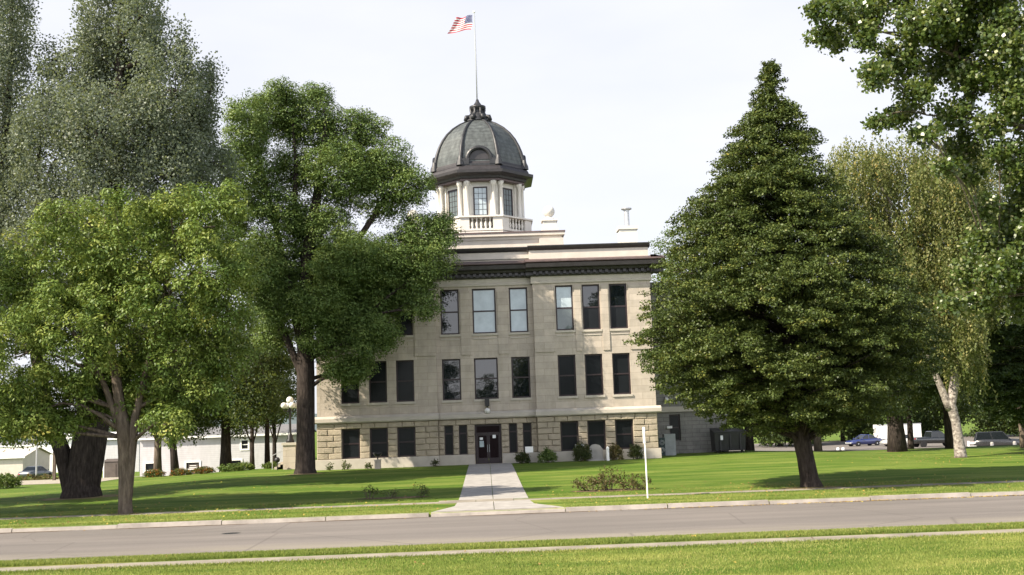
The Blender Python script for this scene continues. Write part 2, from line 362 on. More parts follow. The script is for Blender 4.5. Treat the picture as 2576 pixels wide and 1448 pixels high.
# ------------------------------------------------------------------ courthouse
X0 = .15; YF = 76.0
CH = thing('courthouse', 'three storey cream limestone courthouse with dark dome and cornice behind the lawn', 'building', (X0, YF, .3))
def P(mb, name, mat, smooth=False, parent=None):         # coordinates relative to facade centre (x, y behind facade, z above eye datum)
    mb.v = [(a, b, c - .3) for a, b, c in mb.v]
    return mb.build(name, M[mat], parent or CH, smooth)
def wall(mb, x0, x1, z0, z1, y, ops, depth=.3):
    xs = sorted({x0, x1, *[o[0] for o in ops], *[o[1] for o in ops]}); zs = sorted({z0, z1, *[o[2] for o in ops], *[o[3] for o in ops]})
    for i in range(len(xs) - 1):
        for j in range(len(zs) - 1):
            cx, cz = (xs[i] + xs[i + 1]) / 2, (zs[j] + zs[j + 1]) / 2
            if any(o[0] < cx < o[1] and o[2] < cz < o[3] for o in ops): continue
            mb.quad((xs[i], y, zs[j]), (xs[i + 1], y, zs[j]), (xs[i + 1], y, zs[j + 1]), (xs[i], y, zs[j + 1]))
    for a, b, c, d in ops:
        mb.quad((a, y, c), (a, y, d), (a, y + depth, d), (a, y + depth, c)); mb.quad((b, y, c), (b, y + depth, c), (b, y + depth, d), (b, y, d))
        mb.quad((a, y, d), (b, y, d), (b, y + depth, d), (a, y + depth, d)); mb.quad((a, y, c), (a, y + depth, c), (b, y + depth, c), (b, y, c))
WC = (5.62, 7.5, 9.42); HW = .62; SX = 3.42; CB = .45; HF = 11.72
def wing_ops(z0, z1): return [(s * c - HW, s * c + HW, z0, z1) for s in (-1, 1) for c in WC]
mid = wing_ops(4.8, 7.66); top = wing_ops(9.38, 12.55)
cmid = [(-.83, .83, 4.8, 7.66), (-3.07, -1.77, 4.8, 7.66), (1.77, 3.07, 4.8, 7.66)]; ctop = [(a, b, 9.38, 12.55) for a, b, _, _ in cmid]
wl = MB()
for s in (-1, 1):
    a, b = (-HF, -SX) if s < 0 else (SX, HF)
    wall(wl, a, b, 3.9, 12.72, 0, [o for o in mid + top if a < o[0] < b])
wall(wl, -SX, SX, 3.9, 12.72, CB, cmid + ctop)
wl.quad((-SX, 0, 3.9), (-SX, CB, 3.9), (-SX, CB, 12.72), (-SX, 0, 12.72)); wl.quad((SX, 0, 3.9), (SX, CB, 3.9), (SX, CB, 12.72), (SX, 0, 12.72))
wl.quad((HF, 0, .1), (HF, 19, .1), (HF, 19, 14.5), (HF, 0, 14.5)); wl.quad((-HF, 0, .1), (-HF, 19, .1), (-HF, 19, 14.5), (-HF, 0, 14.5))
wl.quad((-HF, 19, .1), (HF, 19, .1), (HF, 19, 14.5), (-HF, 19, 14.5))
P(wl, 'wall', 'ashlar')
# rock-faced basement
bw = [(s * c - HW, s * c + HW, 1.03, 3.06) for s in (-1, 1) for c in WC]
cb = [(-.92, .92, .36, 3.06), (1.45, 2.02, 1.03, 3.06), (-2.02, -1.45, 1.03, 3.06), (2.42, 3.02, 1.03, 3.06), (-3.02, -2.42, 1.03, 3.06)]
rk = MB(); random.seed(5)
def rust(mb, x0, x1, z0, z1, y, ops):
    nrow = 6; h = (z1 - z0) / nrow
    for r in range(nrow):
        za, zb = z0 + r * h, z0 + (r + 1) * h
        spans = [(x0, x1)]
        for o in ops:
            if o[2] < (za + zb) / 2 < o[3]:
                ns = []
                for a, b in spans:
                    if o[1] <= a or o[0] >= b: ns.append((a, b)); continue
                    if o[0] > a: ns.append((a, o[0]))
                    if o[1] < b: ns.append((o[1], b))
                spans = ns
        for a, b in spans:
            n = max(1, round((b - a) / .92)); wd = (b - a) / n
            cuts = [a + i * wd + (0 if i in (0, n) else (wd * .28 if r % 2 else -.1 * wd) + random.uniform(-.06, .06)) for i in range(n + 1)]
            for i in range(n):
                xa, xb, zc, zd = cuts[i] + .006, cuts[i + 1] - .006, za + .006, zb - .006; d = random.uniform(.05, .085); e = .045
                p = lambda x, z, k: (x, y - d * k + random.uniform(-.012, .012) * (k > 0), z)
                xm, zm = (xa + xb) / 2 + random.uniform(-.1, .1), (zc + zd) / 2
                mb.add([p(xa, zc, 0), p(xb, zc, 0), p(xb, zd, 0), p(xa, zd, 0), p(xa + e, zc + e, .8), p(xm, zc + e, 1), p(xb - e, zc + e, .8), p(xb - e, zd - e, .8), p(xm, zd - e, 1), p(xa + e, zd - e, .8), p(xm, zm, 1.15)],
                       [(0, 1, 6, 5, 4), (1, 2, 7, 6), (2, 3, 9, 8, 7), (3, 0, 4, 9), (4, 5, 10, 8, 9), (5, 6, 7, 8, 10)])
rust(rk, -HF - .02, -SX, 1.03, 3.46, -.05, bw); rust(rk, SX, HF + .02, 1.03, 3.46, -.05, bw); rust(rk, -SX, SX, 1.03, 3.46, CB - .05, cb)
bk = MB()
for s in (-1, 1):
    a, b = (-HF, -SX) if s < 0 else (SX, HF)
    wall(bk, a, b, .1, 3.46, 0, [o for o in bw if a < o[0] < b])
wall(bk, -SX, SX, .1, 3.46, CB, cb)
for s in (-1, 1): bk.quad((s * SX, -.05, .1), (s * SX, CB, .1), (s * SX, CB, 3.46), (s * SX, -.05, 3.46))
rk.add(bk.v, bk.f); P(rk, 'basement_wall', 'rock')
for a, b in ((-HF - .16, -SX + .02), (SX - .02, HF + .16)): pl = MB(); pl.box(a, b, -.2, -.003, .0, .98); pl.box(a - .0, b + .0, -.16, -.004, .98, 1.03); P(pl, 'plinth', 'trim')
for a, b in ((-SX + .02, -.95), (.95, SX - .02)): pl = MB(); pl.box(a, b, CB - .2, CB - .003, 0, .98); pl.box(a, b, CB - .16, CB - .004, .98, 1.03); P(pl, 'plinth', 'trim')
wt = MB()
prof = [(-.004, 3.46), (-.26, 3.47), (-.31, 3.55), (-.31, 3.78), (-.06, 3.95), (-.004, 3.95)]
def run(mb, x0, x1, y, pr):                       # moulding along x
    n = len(pr)
    mb.add([(x0, y + a, b) for a, b in pr] + [(x1, y + a, b) for a, b in pr], [(i, (i + 1) % n, (i + 1) % n + n, i + n) for i in range(n)] + [tuple(range(n - 1, -1, -1)), tuple(range(n, 2 * n))])
run(wt, -HF - .3, -SX + .1, 0, prof); run(wt, SX - .1, HF + .3, 0, prof); run(wt, -SX + .1, SX - .1, CB, prof)
wt.box(HF + .002, HF + .21, .0, 8, 3.47, 3.9)
P(wt, 'water_table', 'trim')
def sill(a, b, y, z, fr=True):                       # window sill; the upper row also has a moulded panel head below it
    q = MB().box(a - .08, b + .08, y - .09, y - .003, z - .16, z - .003)
    P(q, 'sill', 'trim')
    if z > 9: P(MB().box(a, b, y - .045, y - .003, 8.98, 9.05), 'panel_moulding', 'trim')
for z in (9.38, 4.8):
    for s in (-1, 1):
        for c in WC: sill(s * c - HW, s * c + HW, 0, z)
    for c, h in ((0, .83), (-2.42, .65), (2.42, .65)): sill(c - h, c + h, CB, z)
for s in (-1, 1):
    for a, b in ((SX + .03, WC[0] - HW - .1), (WC[0] + HW + .1, WC[1] - HW - .1), (WC[1] + HW + .1, WC[2] - HW - .1), (WC[2] + HW + .1, HF - .03)):
        x0, x1 = (a, b) if s > 0 else (-b, -a); P(MB().box(x0, x1, -.07, -.002, 7.9, 12.45), 'pilaster', 'ashlar')
for a, b in ((.93, 1.67), (-1.67, -.93)): P(MB().box(a, b, CB - .07, CB - .002, 7.9, 12.4), 'pilaster', 'ashlar')
fz = MB()
frp = [(-.002, 12.72), (-.1, 12.72), (-.1, 12.86), (-.05, 12.9), (-.05, 13.22), (-.002, 13.22)]
run(fz, -HF - .1, -SX + .1, 0, frp); run(fz, SX - .1, HF + .1, 0, frp); run(fz, -SX + .1, SX - .1, CB, frp); fz.box(HF + .002, HF + .1, 0, 8, 12.72, 13.22)
P(fz, 'frieze', 'trim')
co = MB()
cp = [(.3, 13.22), (-.16, 13.22), (-.2, 13.3), (-.2, 13.52), (-.5, 13.56), (-.55, 13.72), (-.95, 13.76), (-1.0, 14.02), (-.9, 14.06), (.3, 14.06)]
run(co, -HF - .95, -SX + .45, 0, cp); run(co, SX - .45, HF + .95, 0, cp); run(co, -SX + .46, SX - .46, CB, cp)
co.add([(HF + a, -.9, b) for a, b in [(0, 13.22), (.2, 13.3), (.55, 13.7), (.95, 13.78), (.95, 14.05), (0, 14.05)]] + [(HF + a, 9, b) for a, b in [(0, 13.22), (.2, 13.3), (.55, 13.7), (.95, 13.78), (.95, 14.05), (0, 14.05)]],
       [(i, (i + 1) % 6, (i + 1) % 6 + 6, i + 6) for i in range(6)])
x = -HF + .1
while x < HF:
    yb = CB if abs(x) < SX else 0
    co.box(x, x + .2, yb - .47, yb - .2, 13.34, 13.53); x += .42
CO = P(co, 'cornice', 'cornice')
ct = MB(); cpt = [(.3, 14.065), (-.92, 14.065), (-1.04, 14.12), (-1.04, 14.2), (-.3, 14.42), (.3, 14.42)]
run(ct, -HF - 1.0, -SX + .5, 0, cpt); run(ct, SX - .5, HF + 1.0, 0, cpt); run(ct, -SX + .51, SX - .51, CB, cpt)
cs_ = [(0, 14.07), (.92, 14.07), (1.0, 14.2), (.3, 14.42), (0, 14.42)]
ct.add([(HF + a, -.9, b) for a, b in cs_] + [(HF + a, 9, b) for a, b in cs_], [(i, (i + 1) % 5, (i + 1) % 5 + 5, i + 5) for i in range(5)])
P(ct, 'cornice_cap', 'coppertop', parent=CO)
pa = MB()
pa.box(-HF + .02, -SX + .15, .1, .5, 14.4, 15.1); pa.box(SX - .15, HF - .02, .1, .5, 14.4, 15.1); pa.box(-SX + .15, SX - .15, .1 + CB, .5 + CB, 14.4, 15.1)
pa.box(HF - .45, HF - .02, .5, 19, 14.4, 15.1); pa.box(-HF + .02, -HF + .45, .5, 19, 14.4, 15.1); pa.box(-HF + .4, HF - .4, 18.6, 19, 14.4, 15.1)
P(pa, 'parapet', 'cream')
cg = MB(); cgp = [(.6, 15.1), (.06, 15.1), (-.08, 15.22), (-.14, 15.36), (-.14, 15.42), (.6, 15.42)]
run(cg, -HF - .1, -SX + .25, 0, cgp); run(cg, SX - .25, HF + .1, 0, cgp); run(cg, -SX + .26, SX - .26, CB, cgp)
cg.box(HF - .5, HF + .1, .6, 19.1, 15.1, 15.42); cg.box(-HF - .1, -HF + .5, .6, 19.1, 15.1, 15.42)
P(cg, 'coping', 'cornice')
rf = MB(); rf.quad((-HF + .3, .4, 14.6), (HF - .3, .4, 14.6), (HF - .3, 18.8, 14.6), (-HF + .3, 18.8, 14.6)); P(rf, 'roof', 'roof_far')
# windows
def window(x0, x1, z0, z1, y, kinds=('pane', 'pane'), fr=.1, rail=.5, parent=CH):
    f = MB(); g = .012
    a, b, c, d = x0 + .004, x1 - .004, z0 + .004, z1 - .004
    f.box(a, a + fr, y, y + .1, c, d); f.box(b - fr, b, y, y + .1, c, d); f.box(a + fr, b - fr, y, y + .1, c, c + fr); f.box(a + fr, b - fr, y, y + .1, d - fr, d)
    zm = c + (d - c) * rail
    f.box(a + fr, b - fr, y + .02, y + .1, zm - .05, zm + .05)
    o = P(f, 'window', 'frame')
    for (za, zb), k in (((c + fr, zm - .05), kinds[1]), ((zm + .05, d - fr), kinds[0])):
        P(MB().box(a + fr, b - fr, y + .06 if za < zm - .1 else y + .045, y + .098, za, zb), 'pane', k, parent=o)
    return o
DK = ('pane_dark', 'pane_dark'); RF = ('pane', 'pane'); BL = ('pane_blind', 'pane_blind')
for s in (-1, 1):
    for i, c in enumerate(WC):
        window(s * c - HW, s * c + HW, 9.38, 12.55, .17, ({0: ('pane_blind', 'pane_teal'), 1: ('pane', 'pane_dark'), 2: ('pane', 'pane_dark')}[i] if s > 0 else DK))
        window(s * c - HW, s * c + HW, 4.8, 7.66, .17, ('pane_dark', 'pane_dark') if s > 0 and i == 2 else DK)
        window(s * c - HW, s * c + HW, 1.03, 3.06, .17, DK)
for j, (a, b, _, _) in enumerate(cmid):
    window(a, b, 9.38, 12.55, CB + .17, (BL, RF, BL)[j])
    window(a, b, 4.8, 7.66, CB + .17, RF)
for a, b, c, d in cb[1:]: window(a, b, c, d, CB + .17, DK, .07, .72)
# entrance
df = MB()
df.box(-.916, -.8, CB + .15, CB + .28, .36, 3.05); df.box(.8, .916, CB + .15, CB + .28, .36, 3.05); df.box(-.8, .8, CB + .15, CB + .28, 2.93, 3.05); df.box(-.8, .8, CB + .15, CB + .28, 2.4, 2.5)
DF = P(df, 'door_frame', 'frame')
P(MB().box(-.8, .8, CB + .2, CB + .26, 2.5, 2.93), 'transom_pane', 'pane_door', parent=DF)
for s in (-1, 1):
    d = MB(); a, b = (-.79, -.01) if s < 0 else (.01, .79)
    d.box(a, a + .1, CB + .17, CB + .24, .38, 2.4); d.box(b - .1, b, CB + .17, CB + .24, .38, 2.4); d.box(a + .1, b - .1, CB + .17, CB + .24, .38, .75); d.box(a + .1, b - .1, CB + .17, CB + .24, 2.28, 2.4)
    D = P(d, 'door', 'frame')
    P(MB().box(a + .1, b - .1, CB + .19, CB + .23, .75, 2.28), 'door_glass', 'pane_door', parent=D)
    P(MB().tube([(-s * -.06 - 0 if 0 else s * .07, CB + .1, 1.15), (s * .07, CB + .1, 1.65)], .018, 6), 'door_handle', 'grey_metal', parent=D)
P(MB().box(-1.15, 1.15, CB - .75, CB - .003, .26, .35), 'doorstep', 'concrete')
P(MB().box(-1.15, 1.15, CB - .79, CB - .752, .27, .352), 'step_edge', 'yellow')
# side wings
for s, xe in ((1, 18.35),):
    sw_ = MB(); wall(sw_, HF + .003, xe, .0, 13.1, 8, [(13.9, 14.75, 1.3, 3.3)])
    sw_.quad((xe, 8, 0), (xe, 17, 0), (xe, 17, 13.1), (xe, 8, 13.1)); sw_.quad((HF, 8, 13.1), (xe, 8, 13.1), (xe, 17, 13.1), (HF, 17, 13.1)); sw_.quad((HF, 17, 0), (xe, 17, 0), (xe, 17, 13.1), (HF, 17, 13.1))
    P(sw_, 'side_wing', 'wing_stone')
    st = MB().box(HF + .24, xe + .08, 7.86, 7.997, 3.5, 3.9); P(st, 'wing_band', 'trim'); P(MB().box(HF + .5, xe + .3, 7.5, 8.3, 13.1, 13.5), 'wing_cornice', 'cornice')
    window(13.9, 14.75, 1.3, 3.3, 8.17, DK)
# attic block
at_ = MB(); AY = 5.0
at_.box(-5.9, 5.9, AY, AY + 10, 14.6, 16.75)
at_.box(-6.0, 6.0, AY - .1, AY + 10.1, 16.75, 16.95); at_.box(-6.22, 6.22, AY - .32, AY + 10.3, 16.98, 17.2); at_.box(-6.1, 6.1, AY - .2, AY + 10.2, 16.95, 16.98)
at_.box(4.3, 6.1, AY - .55, AY - .003, 14.6, 16.7)
AT = P(at_, 'attic_block', 'cream')
P(MB().box(-6.27, 6.27, AY - .37, AY + 10.35, 17.2, 17.3), 'roof_edge', 'coppertop', parent=AT)
P(MB().box(-.75, .75, AY - .5, AY - .003, 14.9, 15.75), 'roof_vent', 'grey_box', parent=AT)
for s in (-1, 1):
    q = MB().box(s * 5.15 - .62, s * 5.15 + .62, AY - .1, AY + 1.14, 17.3, 17.55); q.box(s * 5.15 - .5, s * 5.15 + .5, AY + .02, AY + 1.02, 17.55, 18.1); q.box(s * 5.15 - .6, s * 5.15 + .6, AY - .08, AY + 1.12, 18.1, 18.22)
    F = P(q, 'corner_pedestal', 'white')
    P(MB().lathe((s * 5.15, AY + .52, 18.22), [(.45, 0), (.4, .12), (.2, .2), (.22, .3)], 16).sphere((s * 5.15, AY + .52, 18.9), .45, 18), 'ball_finial', 'white', True, F)
cmn = MB().box(10.75, 12.1, 7.7, 9.1, 14.6, 17.75)
cmn.box(10.65, 12.2, 7.6, 9.2, 17.75, 18.0); CM = P(cmn, 'chimney', 'white')
P(MB().tube([(11.45, 8.4, 18.0), (11.45, 8.4, 19.35)], .2, 12).lathe((11.45, 8.4, 19.35), [(.2, 0), (.42, .1), (.42, .18), (.05, .26)], 14), 'chimney_pipe', 'grey_metal', parent=CM)
# cupola, octagonal with a flat face to the front
CYY = 10.0; OR = math.pi / 8; K8 = 1 / math.cos(OR)
def octo(mb, prof, cap=True): return mb.lathe((0, CYY, 0), [(r * K8, z) for r, z in prof], 8, OR, cap)
P(octo(MB(), [(3.95, 17.3), (3.95, 17.62), (3.8, 17.7)]), 'cupola_base', 'white')
P(octo(MB(), [(2.95, 17.5), (2.95, 21.75)]), 'cupola_wall', 'white')
def face(k):                                         # frame of octagon face k (0 = front)
    a = -math.pi / 2 + k * math.pi / 4; n = Vector((math.cos(a), math.sin(a), 0)); u = Vector((-n.y, n.x, 0)); return n, u
def fbox(mb, k, u0, u1, r0, r1, z0, z1):
    n, u = face(k); c = Vector((0, CYY, 0)); vs = []
    for z in (z0, z1):
        for uu, rr in ((u0, r1), (u1, r1), (u1, r0), (u0, r0)): p = c + u * uu + n * rr; vs.append((p.x, p.y, z))
    return mb.add(vs, [(3, 2, 1, 0), (4, 5, 6, 7), (0, 1, 5, 4), (1, 2, 6, 5), (2, 3, 7, 6), (3, 0, 4, 7)])
bal = MB()
octo(bal, [(3.78, 18.72), (4.05, 18.74), (4.05, 18.86), (3.7, 18.9)])
octo(bal, [(3.72, 17.7), (3.95, 17.71), (3.95, 17.86), (3.72, 17.87)])
for k in range(8):
    for s in (-1, 1): fbox(bal, k, s * 1.27 - .37 if s > 0 else -1.62, 1.62 if s > 0 else s * 1.27 + .37, 3.62, 3.93, 17.86, 18.73)
BAL = P(bal, 'balustrade', 'white')
for k in range(8):
    n, u = face(k)
    for j in range(5):
        p = Vector((0, CYY, 0)) + n * 3.8 + u * (-.68 + j * .34)
        P(MB().lathe((p.x, p.y, 17.86), [(.09, 0), (.09, .06), (.05, .1), (.11, .3), (.1, .4), (.045, .62), (.08, .8), (.09, .87)], 8), 'baluster', 'white', True, BAL)
    for s in (-1, 1):
        p = Vector((0, CYY, 0)) + n * 3.28 + u * (s * 1.03)
        P(MB().lathe((p.x, p.y, 18.9), [(.24, 0), (.24, .12), (.17, .18), (.165, 1.2), (.145, 2.45), (.2, 2.5), (.24, 2.68), (.25, 2.8)], 12), 'column', 'white', True)
    f = MB(); fbox(f, k, -.55, -.45, 2.95, 3.03, 19.0, 21.3); fbox(f, k, .45, .55, 2.95, 3.03, 19.0, 21.3); fbox(f, k, -.45, .45, 2.95, 3.03, 19.0, 19.1); fbox(f, k, -.45, .45, 2.95, 3.03, 21.2, 21.3)
    for j in range(1, 5): fbox(f, k, -.45, .45, 2.965, 3.0, 19.1 + j * .42 - .012, 19.1 + j * .42 + .012)
    for j in range(1, 3): fbox(f, k, -.45 + j * .3 - .012, -.45 + j * .3 + .012, 2.962, 3.002, 19.1, 21.2)
    W = P(f, 'cupola_window', 'frame'); q = MB(); fbox(q, k, -.45, .45, 2.952, 2.98, 19.1, 21.2); P(q, 'pane', 'pane_teal' if k else 'pane_blind', parent=W)
    for a, b in ((-1.3, -.72), (.72, 1.3)): pl_ = MB(); fbox(pl_, k, a, b, 2.952, 3.1, 18.9, 21.7); P(pl_, 'cupola_pier', 'white')
P(octo(MB(), [(3.25, 21.68), (3.5, 21.7), (3.5, 21.85)]), 'entablature', 'coppertop')
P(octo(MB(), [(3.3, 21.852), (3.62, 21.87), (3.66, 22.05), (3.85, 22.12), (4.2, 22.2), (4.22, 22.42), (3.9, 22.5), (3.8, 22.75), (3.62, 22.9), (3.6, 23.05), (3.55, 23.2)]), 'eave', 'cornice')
dp = [(3.5, 23.05), (3.46, 23.3), (3.40, 23.8), (3.28, 24.3), (3.1, 24.85), (2.82, 25.45), (2.45, 26.0), (1.98, 26.5), (1.42, 26.92), (.9, 27.2), (.75, 27.26)]
DM = P(octo(MB(), dp), 'dome', 'dome')
for k in range(8):
    n, u = face(k); e = (n + face(k + 1)[0]).normalized()
    pts = [Vector((0, CYY, z)) + e * (r * K8 + .02) for r, z in dp]
    P(MB().tube(pts, [.16] * 4 + [.14, .13, .12, .11, .1, .09, .08], 8), 'rib', 'domerib', True, DM)
    p = Vector((0, CYY, 0)) + e * (3.5 * K8 + .05)
    P(MB().lathe((p.x, p.y, 22.9), [(.34, 0), (.3, .3), (.2, .5), (.15, .75)], 8), 'rib_foot', 'domerib', False, DM)
for k in (0, 2, 4, 6):
    n, u = face(k); c = Vector((0, CYY, 0)); d = MB(); N = 14
    def arc(r, rr): return [c + u * (r * math.cos(math.pi * i / N)) + n * rr + Vector((0, 0, 23.35 + r * math.sin(math.pi * i / N))) for i in range(N + 1)]
    d.tube(arc(.92, 3.58), .16, 8)
    a0 = arc(.98, 3.6); a1 = arc(.98, 2.6); d.add(a0 + a1, [(i, i + 1, i + N + 2, i + N + 1) for i in range(N)])
    fbox(d, k, -1.3, -.8, 3.2, 3.72, 22.95, 23.42); fbox(d, k, .8, 1.3, 3.2, 3.72, 22.95, 23.42); fbox(d, k, -1.5, 1.5, 3.1, 3.68, 22.85, 23.0)
    O = P(d, 'dormer', 'domerib', False, DM)
    f = MB(); a = arc(.82, 3.5); f.add(a, [tuple(range(N + 1))]); f2 = P(f, 'dormer_panel', 'cornice', False, DM)
fi = MB().lathe((0, CYY, 0), [(1.0, 27.18), (1.02, 27.34), (.8, 27.45), (.9, 27.6), (.62, 27.85), (.45, 28.1), (.5, 28.25), (.66, 28.4), (.66, 28.55), (.4, 28.6), (.3, 28.75), (.16, 28.95), (.1, 29.15)], 16)
for k in range(8):
    a = k * math.pi / 4 + OR; fi.tube([(math.cos(a) * r, CYY + math.sin(a) * r, z) for r, z in ((1.08, 27.3), (.98, 27.62), (.66, 27.72), (.55, 28.0), (.62, 28.35))], [.17, .18, .12, .09, .1], 6)
P(fi, 'dome_finial', 'domerib', True, DM)
# flagpole and flag
FX, FY = X0 - .02, YF + CYY
fp = thing('flagpole', 'slender white flagpole rising from the dome finial', 'flagpole', (FX, FY, 29.0))
MB().tube([(0, 0, -.1), (0, 0, 3), (-.01, 0, 7.45)], [.055, .045, .028], 10).build('pole', M['grey_box'], fp, True)
MB().sphere((-.01, 0, 7.55), .11, 12).build('ball', M['white_paint'], fp, True)
MB().tube([(.1, -.02, .3), (.09, -.02, 3.5), (.05, -.02, 7.2)], .01, 4).build('halyard', M['grey_metal'], fp)
def flag_mat():
    m, t, b = new_mat('striped starred flag cloth')
    uv = nd(t, 'ShaderNodeUVMap'); s = nd(t, 'ShaderNodeSeparateXYZ'); t.links.new(uv.outputs[0], s.inputs[0])
    def mth(op, a, v=None):
        n = nd(t, 'ShaderNodeMath', operation=op); t.links.new(a, n.inputs[0])
        if v is not None:
            if isinstance(v, (int, float)): n.inputs[1].default_value = v
            else: t.links.new(v, n.inputs[1])
        return n.outputs[0]
    st = mth('LESS_THAN', mth('FRACT', mth('MULTIPLY', mth('SUBTRACT', s.outputs[1], .00001), 6.5)), .5)
    c = mixc(t, st, (.78, .76, .76), (.5, .03, .055))
    can = mth('MULTIPLY', mth('LESS_THAN', s.outputs[0], .4), mth('GREATER_THAN', s.outputs[1], 6 / 13))
    fx = mth('SUBTRACT', mth('FRACT', mth('MULTIPLY', s.outputs[0], 15)), .5); fy = mth('SUBTRACT', mth('FRACT', mth('MULTIPLY', s.outputs[1], 11.14)), .5)
    star = mth('LESS_THAN', mth('ADD', mth('MULTIPLY', fx, fx), mth('MULTIPLY', fy, fy)), .05)
    c = mixc(t, can, c, mixc(t, star, (.03, .045, .16), (.75, .75, .78)))
    t.links.new(c, b.inputs['Base Color']); b.inputs['Roughness'].default_value = .8
    tr = nd(t, 'ShaderNodeBsdfTranslucent'); t.links.new(c, tr.inputs['Color']); ms = nd(t, 'ShaderNodeMixShader'); ms.inputs[0].default_value = .4
    t.links.new(b.outputs[0], ms.inputs[1]); t.links.new(tr.outputs[0], ms.inputs[2]); t.links.new(ms.outputs[0], t.nodes['Material Output'].inputs['Surface'])
    return m
nu, nv = 28, 12; vs = []; uvs = []
for j in range(nv + 1):
    for i in range(nu + 1):
        u, v = i / nu, j / nv
        sag = -.38 * u ** 1.5 * (1 - .45 * v); rip = .12 * u * math.sin(u * 9 + v * 2.5)
        wd = (1.95 - .62 * v * 1.0) if True else 0
        vs.append((-.14 - .2 * (1 - v) - u * wd + .05 * math.sin(v * 5), .34 * u + rip, -1.2 + 1.2 * v + sag * .55 + .05 * math.sin(u * 8) + (.02 if v == 1 else 0))); uvs.append((u, v))
fm = bpy.data.meshes.new('flag'); fs = [(j * (nu + 1) + i, j * (nu + 1) + i + 1, (j + 1) * (nu + 1) + i + 1, (j + 1) * (nu + 1) + i) for j in range(nv) for i in range(nu)]
fm.from_pydata(vs, [], fs); ul = fm.uv_layers.new(name='UVMap')
for l in fm.loops: ul.data[l.index].uv = uvs[l.vertex_index]
fm.polygons.foreach_set('use_smooth', [True] * len(fs)); fm.materials.append(flag_mat())
fo = bpy.data.objects.new('flag', fm); COL.objects.link(fo); fo.location = (FX + .03, FY, 36.25)
tag(fo, 'red, white and blue striped flag flying from the pole above the dome', 'flag')

# ------------------------------------------------------------------ foliage machinery
def leaf_mesh(name, C, U, Nn, ln, wd, tint, mat, parent):
    """kite shaped leaves: centre, axis, normal, length, width"""
    U = U / np.linalg.norm(U, axis=1, keepdims=True)
    V = np.cross(Nn, U); V /= np.maximum(np.linalg.norm(V, axis=1, keepdims=True), 1e-6)
    n = len(C); v = np.empty((n, 4, 3), np.float32)
    l = (ln if np.ndim(ln) else np.full(n, ln))[:, None]; w_ = (wd if np.ndim(wd) else np.full(n, wd))[:, None]
    v[:, 0] = C - U * l * .5; v[:, 1] = C + V * w_ * .5 - U * l * .08; v[:, 2] = C + U * l * .5; v[:, 3] = C - V * w_ * .5 - U * l * .08
    me = bpy.data.meshes.new(name); me.vertices.add(n * 4); me.loops.add(n * 4); me.polygons.add(n)
    me.vertices.foreach_set('co', v.ravel()); me.loops.foreach_set('vertex_index', np.arange(n * 4, dtype=np.int32))
    me.polygons.foreach_set('loop_start', np.arange(0, n * 4, 4, dtype=np.int32))
    a = me.attributes.new('tint', 'FLOAT', 'FACE'); a.data.foreach_set('value', np.clip(tint, 0, 1).astype(np.float32))
    me.materials.append(mat); me.update(calc_edges=True)
    o = bpy.data.objects.new(name, me); COL.objects.link(o)
    if parent: o.parent = parent
    return o
def sph(n, rng):
    d = rng.normal(size=(n, 3)); return d / np.linalg.norm(d, axis=1, keepdims=True)
def grow(T, tr, per, rng, size, asp=.62, flat=.6, up=.5, droop=.2, tvar=.22, tuft_tint=None, sizevar=.25, umb=0.0, solid=0.0):
    """leaves for tuft centres T (N,3) with radii tr (N,3)"""
    N = len(T); idx = np.repeat(np.arange(N), per); n = len(idx)
    off = rng.normal(size=(n, 3)) * .5; q = np.linalg.norm(off, axis=1, keepdims=True); off *= np.minimum(1, 1.1 / np.maximum(q, .01))
    if solid:                                        # leaves gathered on the skin of each clump, facing outwards
        dr = sph(n, rng); dr[:, 2] = np.where(rng.random(n) < .6, np.abs(dr[:, 2]), dr[:, 2]); off = dr * rng.uniform(.62, 1.08, n)[:, None]
    C = T[idx] + off * tr[idx]
    if umb: C[:, 2] -= umb * ((off[:, :2] * tr[idx][:, :2]) ** 2).sum(1)
    Nn = sph(n, rng) * (1 - .35 * solid) + np.array([0, 0, up]) + off * (.5 + solid * .5)
    Nn /= np.linalg.norm(Nn, axis=1, keepdims=True)
    U = sph(n, rng) + off * .6 - np.array([0, 0, droop]); U -= (U * Nn).sum(1, keepdims=True) * Nn
    tt = (np.clip(rng.normal(.42, .17, N), .05, .95) if tuft_tint is None else tuft_tint)
    tint = tt[idx] + rng.normal(size=n) * tvar * .5
    ln = size * rng.uniform(1 - sizevar, 1 + sizevar, n)
    return C, U, Nn, ln, ln * asp, tint
def limb(mb, a, b, r0, r1, rng, sag=.12, n=5, wob=.06):
    a = Vector(a); b = Vector(b); d = b - a; pts = []; rs = []
    side = Vector(rng.normal(size=3)) * d.length * wob
    for i in range(n + 1):
        t = i / n; p = a + d * t + Vector((0, 0, 1)) * (d.length * sag * math.sin(math.pi * t)) + side * math.sin(math.pi * t)
        pts.append(p); rs.append(r0 + (r1 - r0) * t)
    mb.tube(pts, rs, 6); return pts
def lobes_world(D, lobes, base, rng, dspread=1.0):
    out = []; s = D / F_
    for l in lobes:
        px, py, rx, rz = l[:4]; dd = l[4] if len(l) > 4 else rng.uniform(-1, 1) * dspread
        c = at(px, py, D + dd) - base
        out.append((np.array(c), rx * s, min(max(rx, rz) * s, 3.2) * .95, rz * s))
    return out
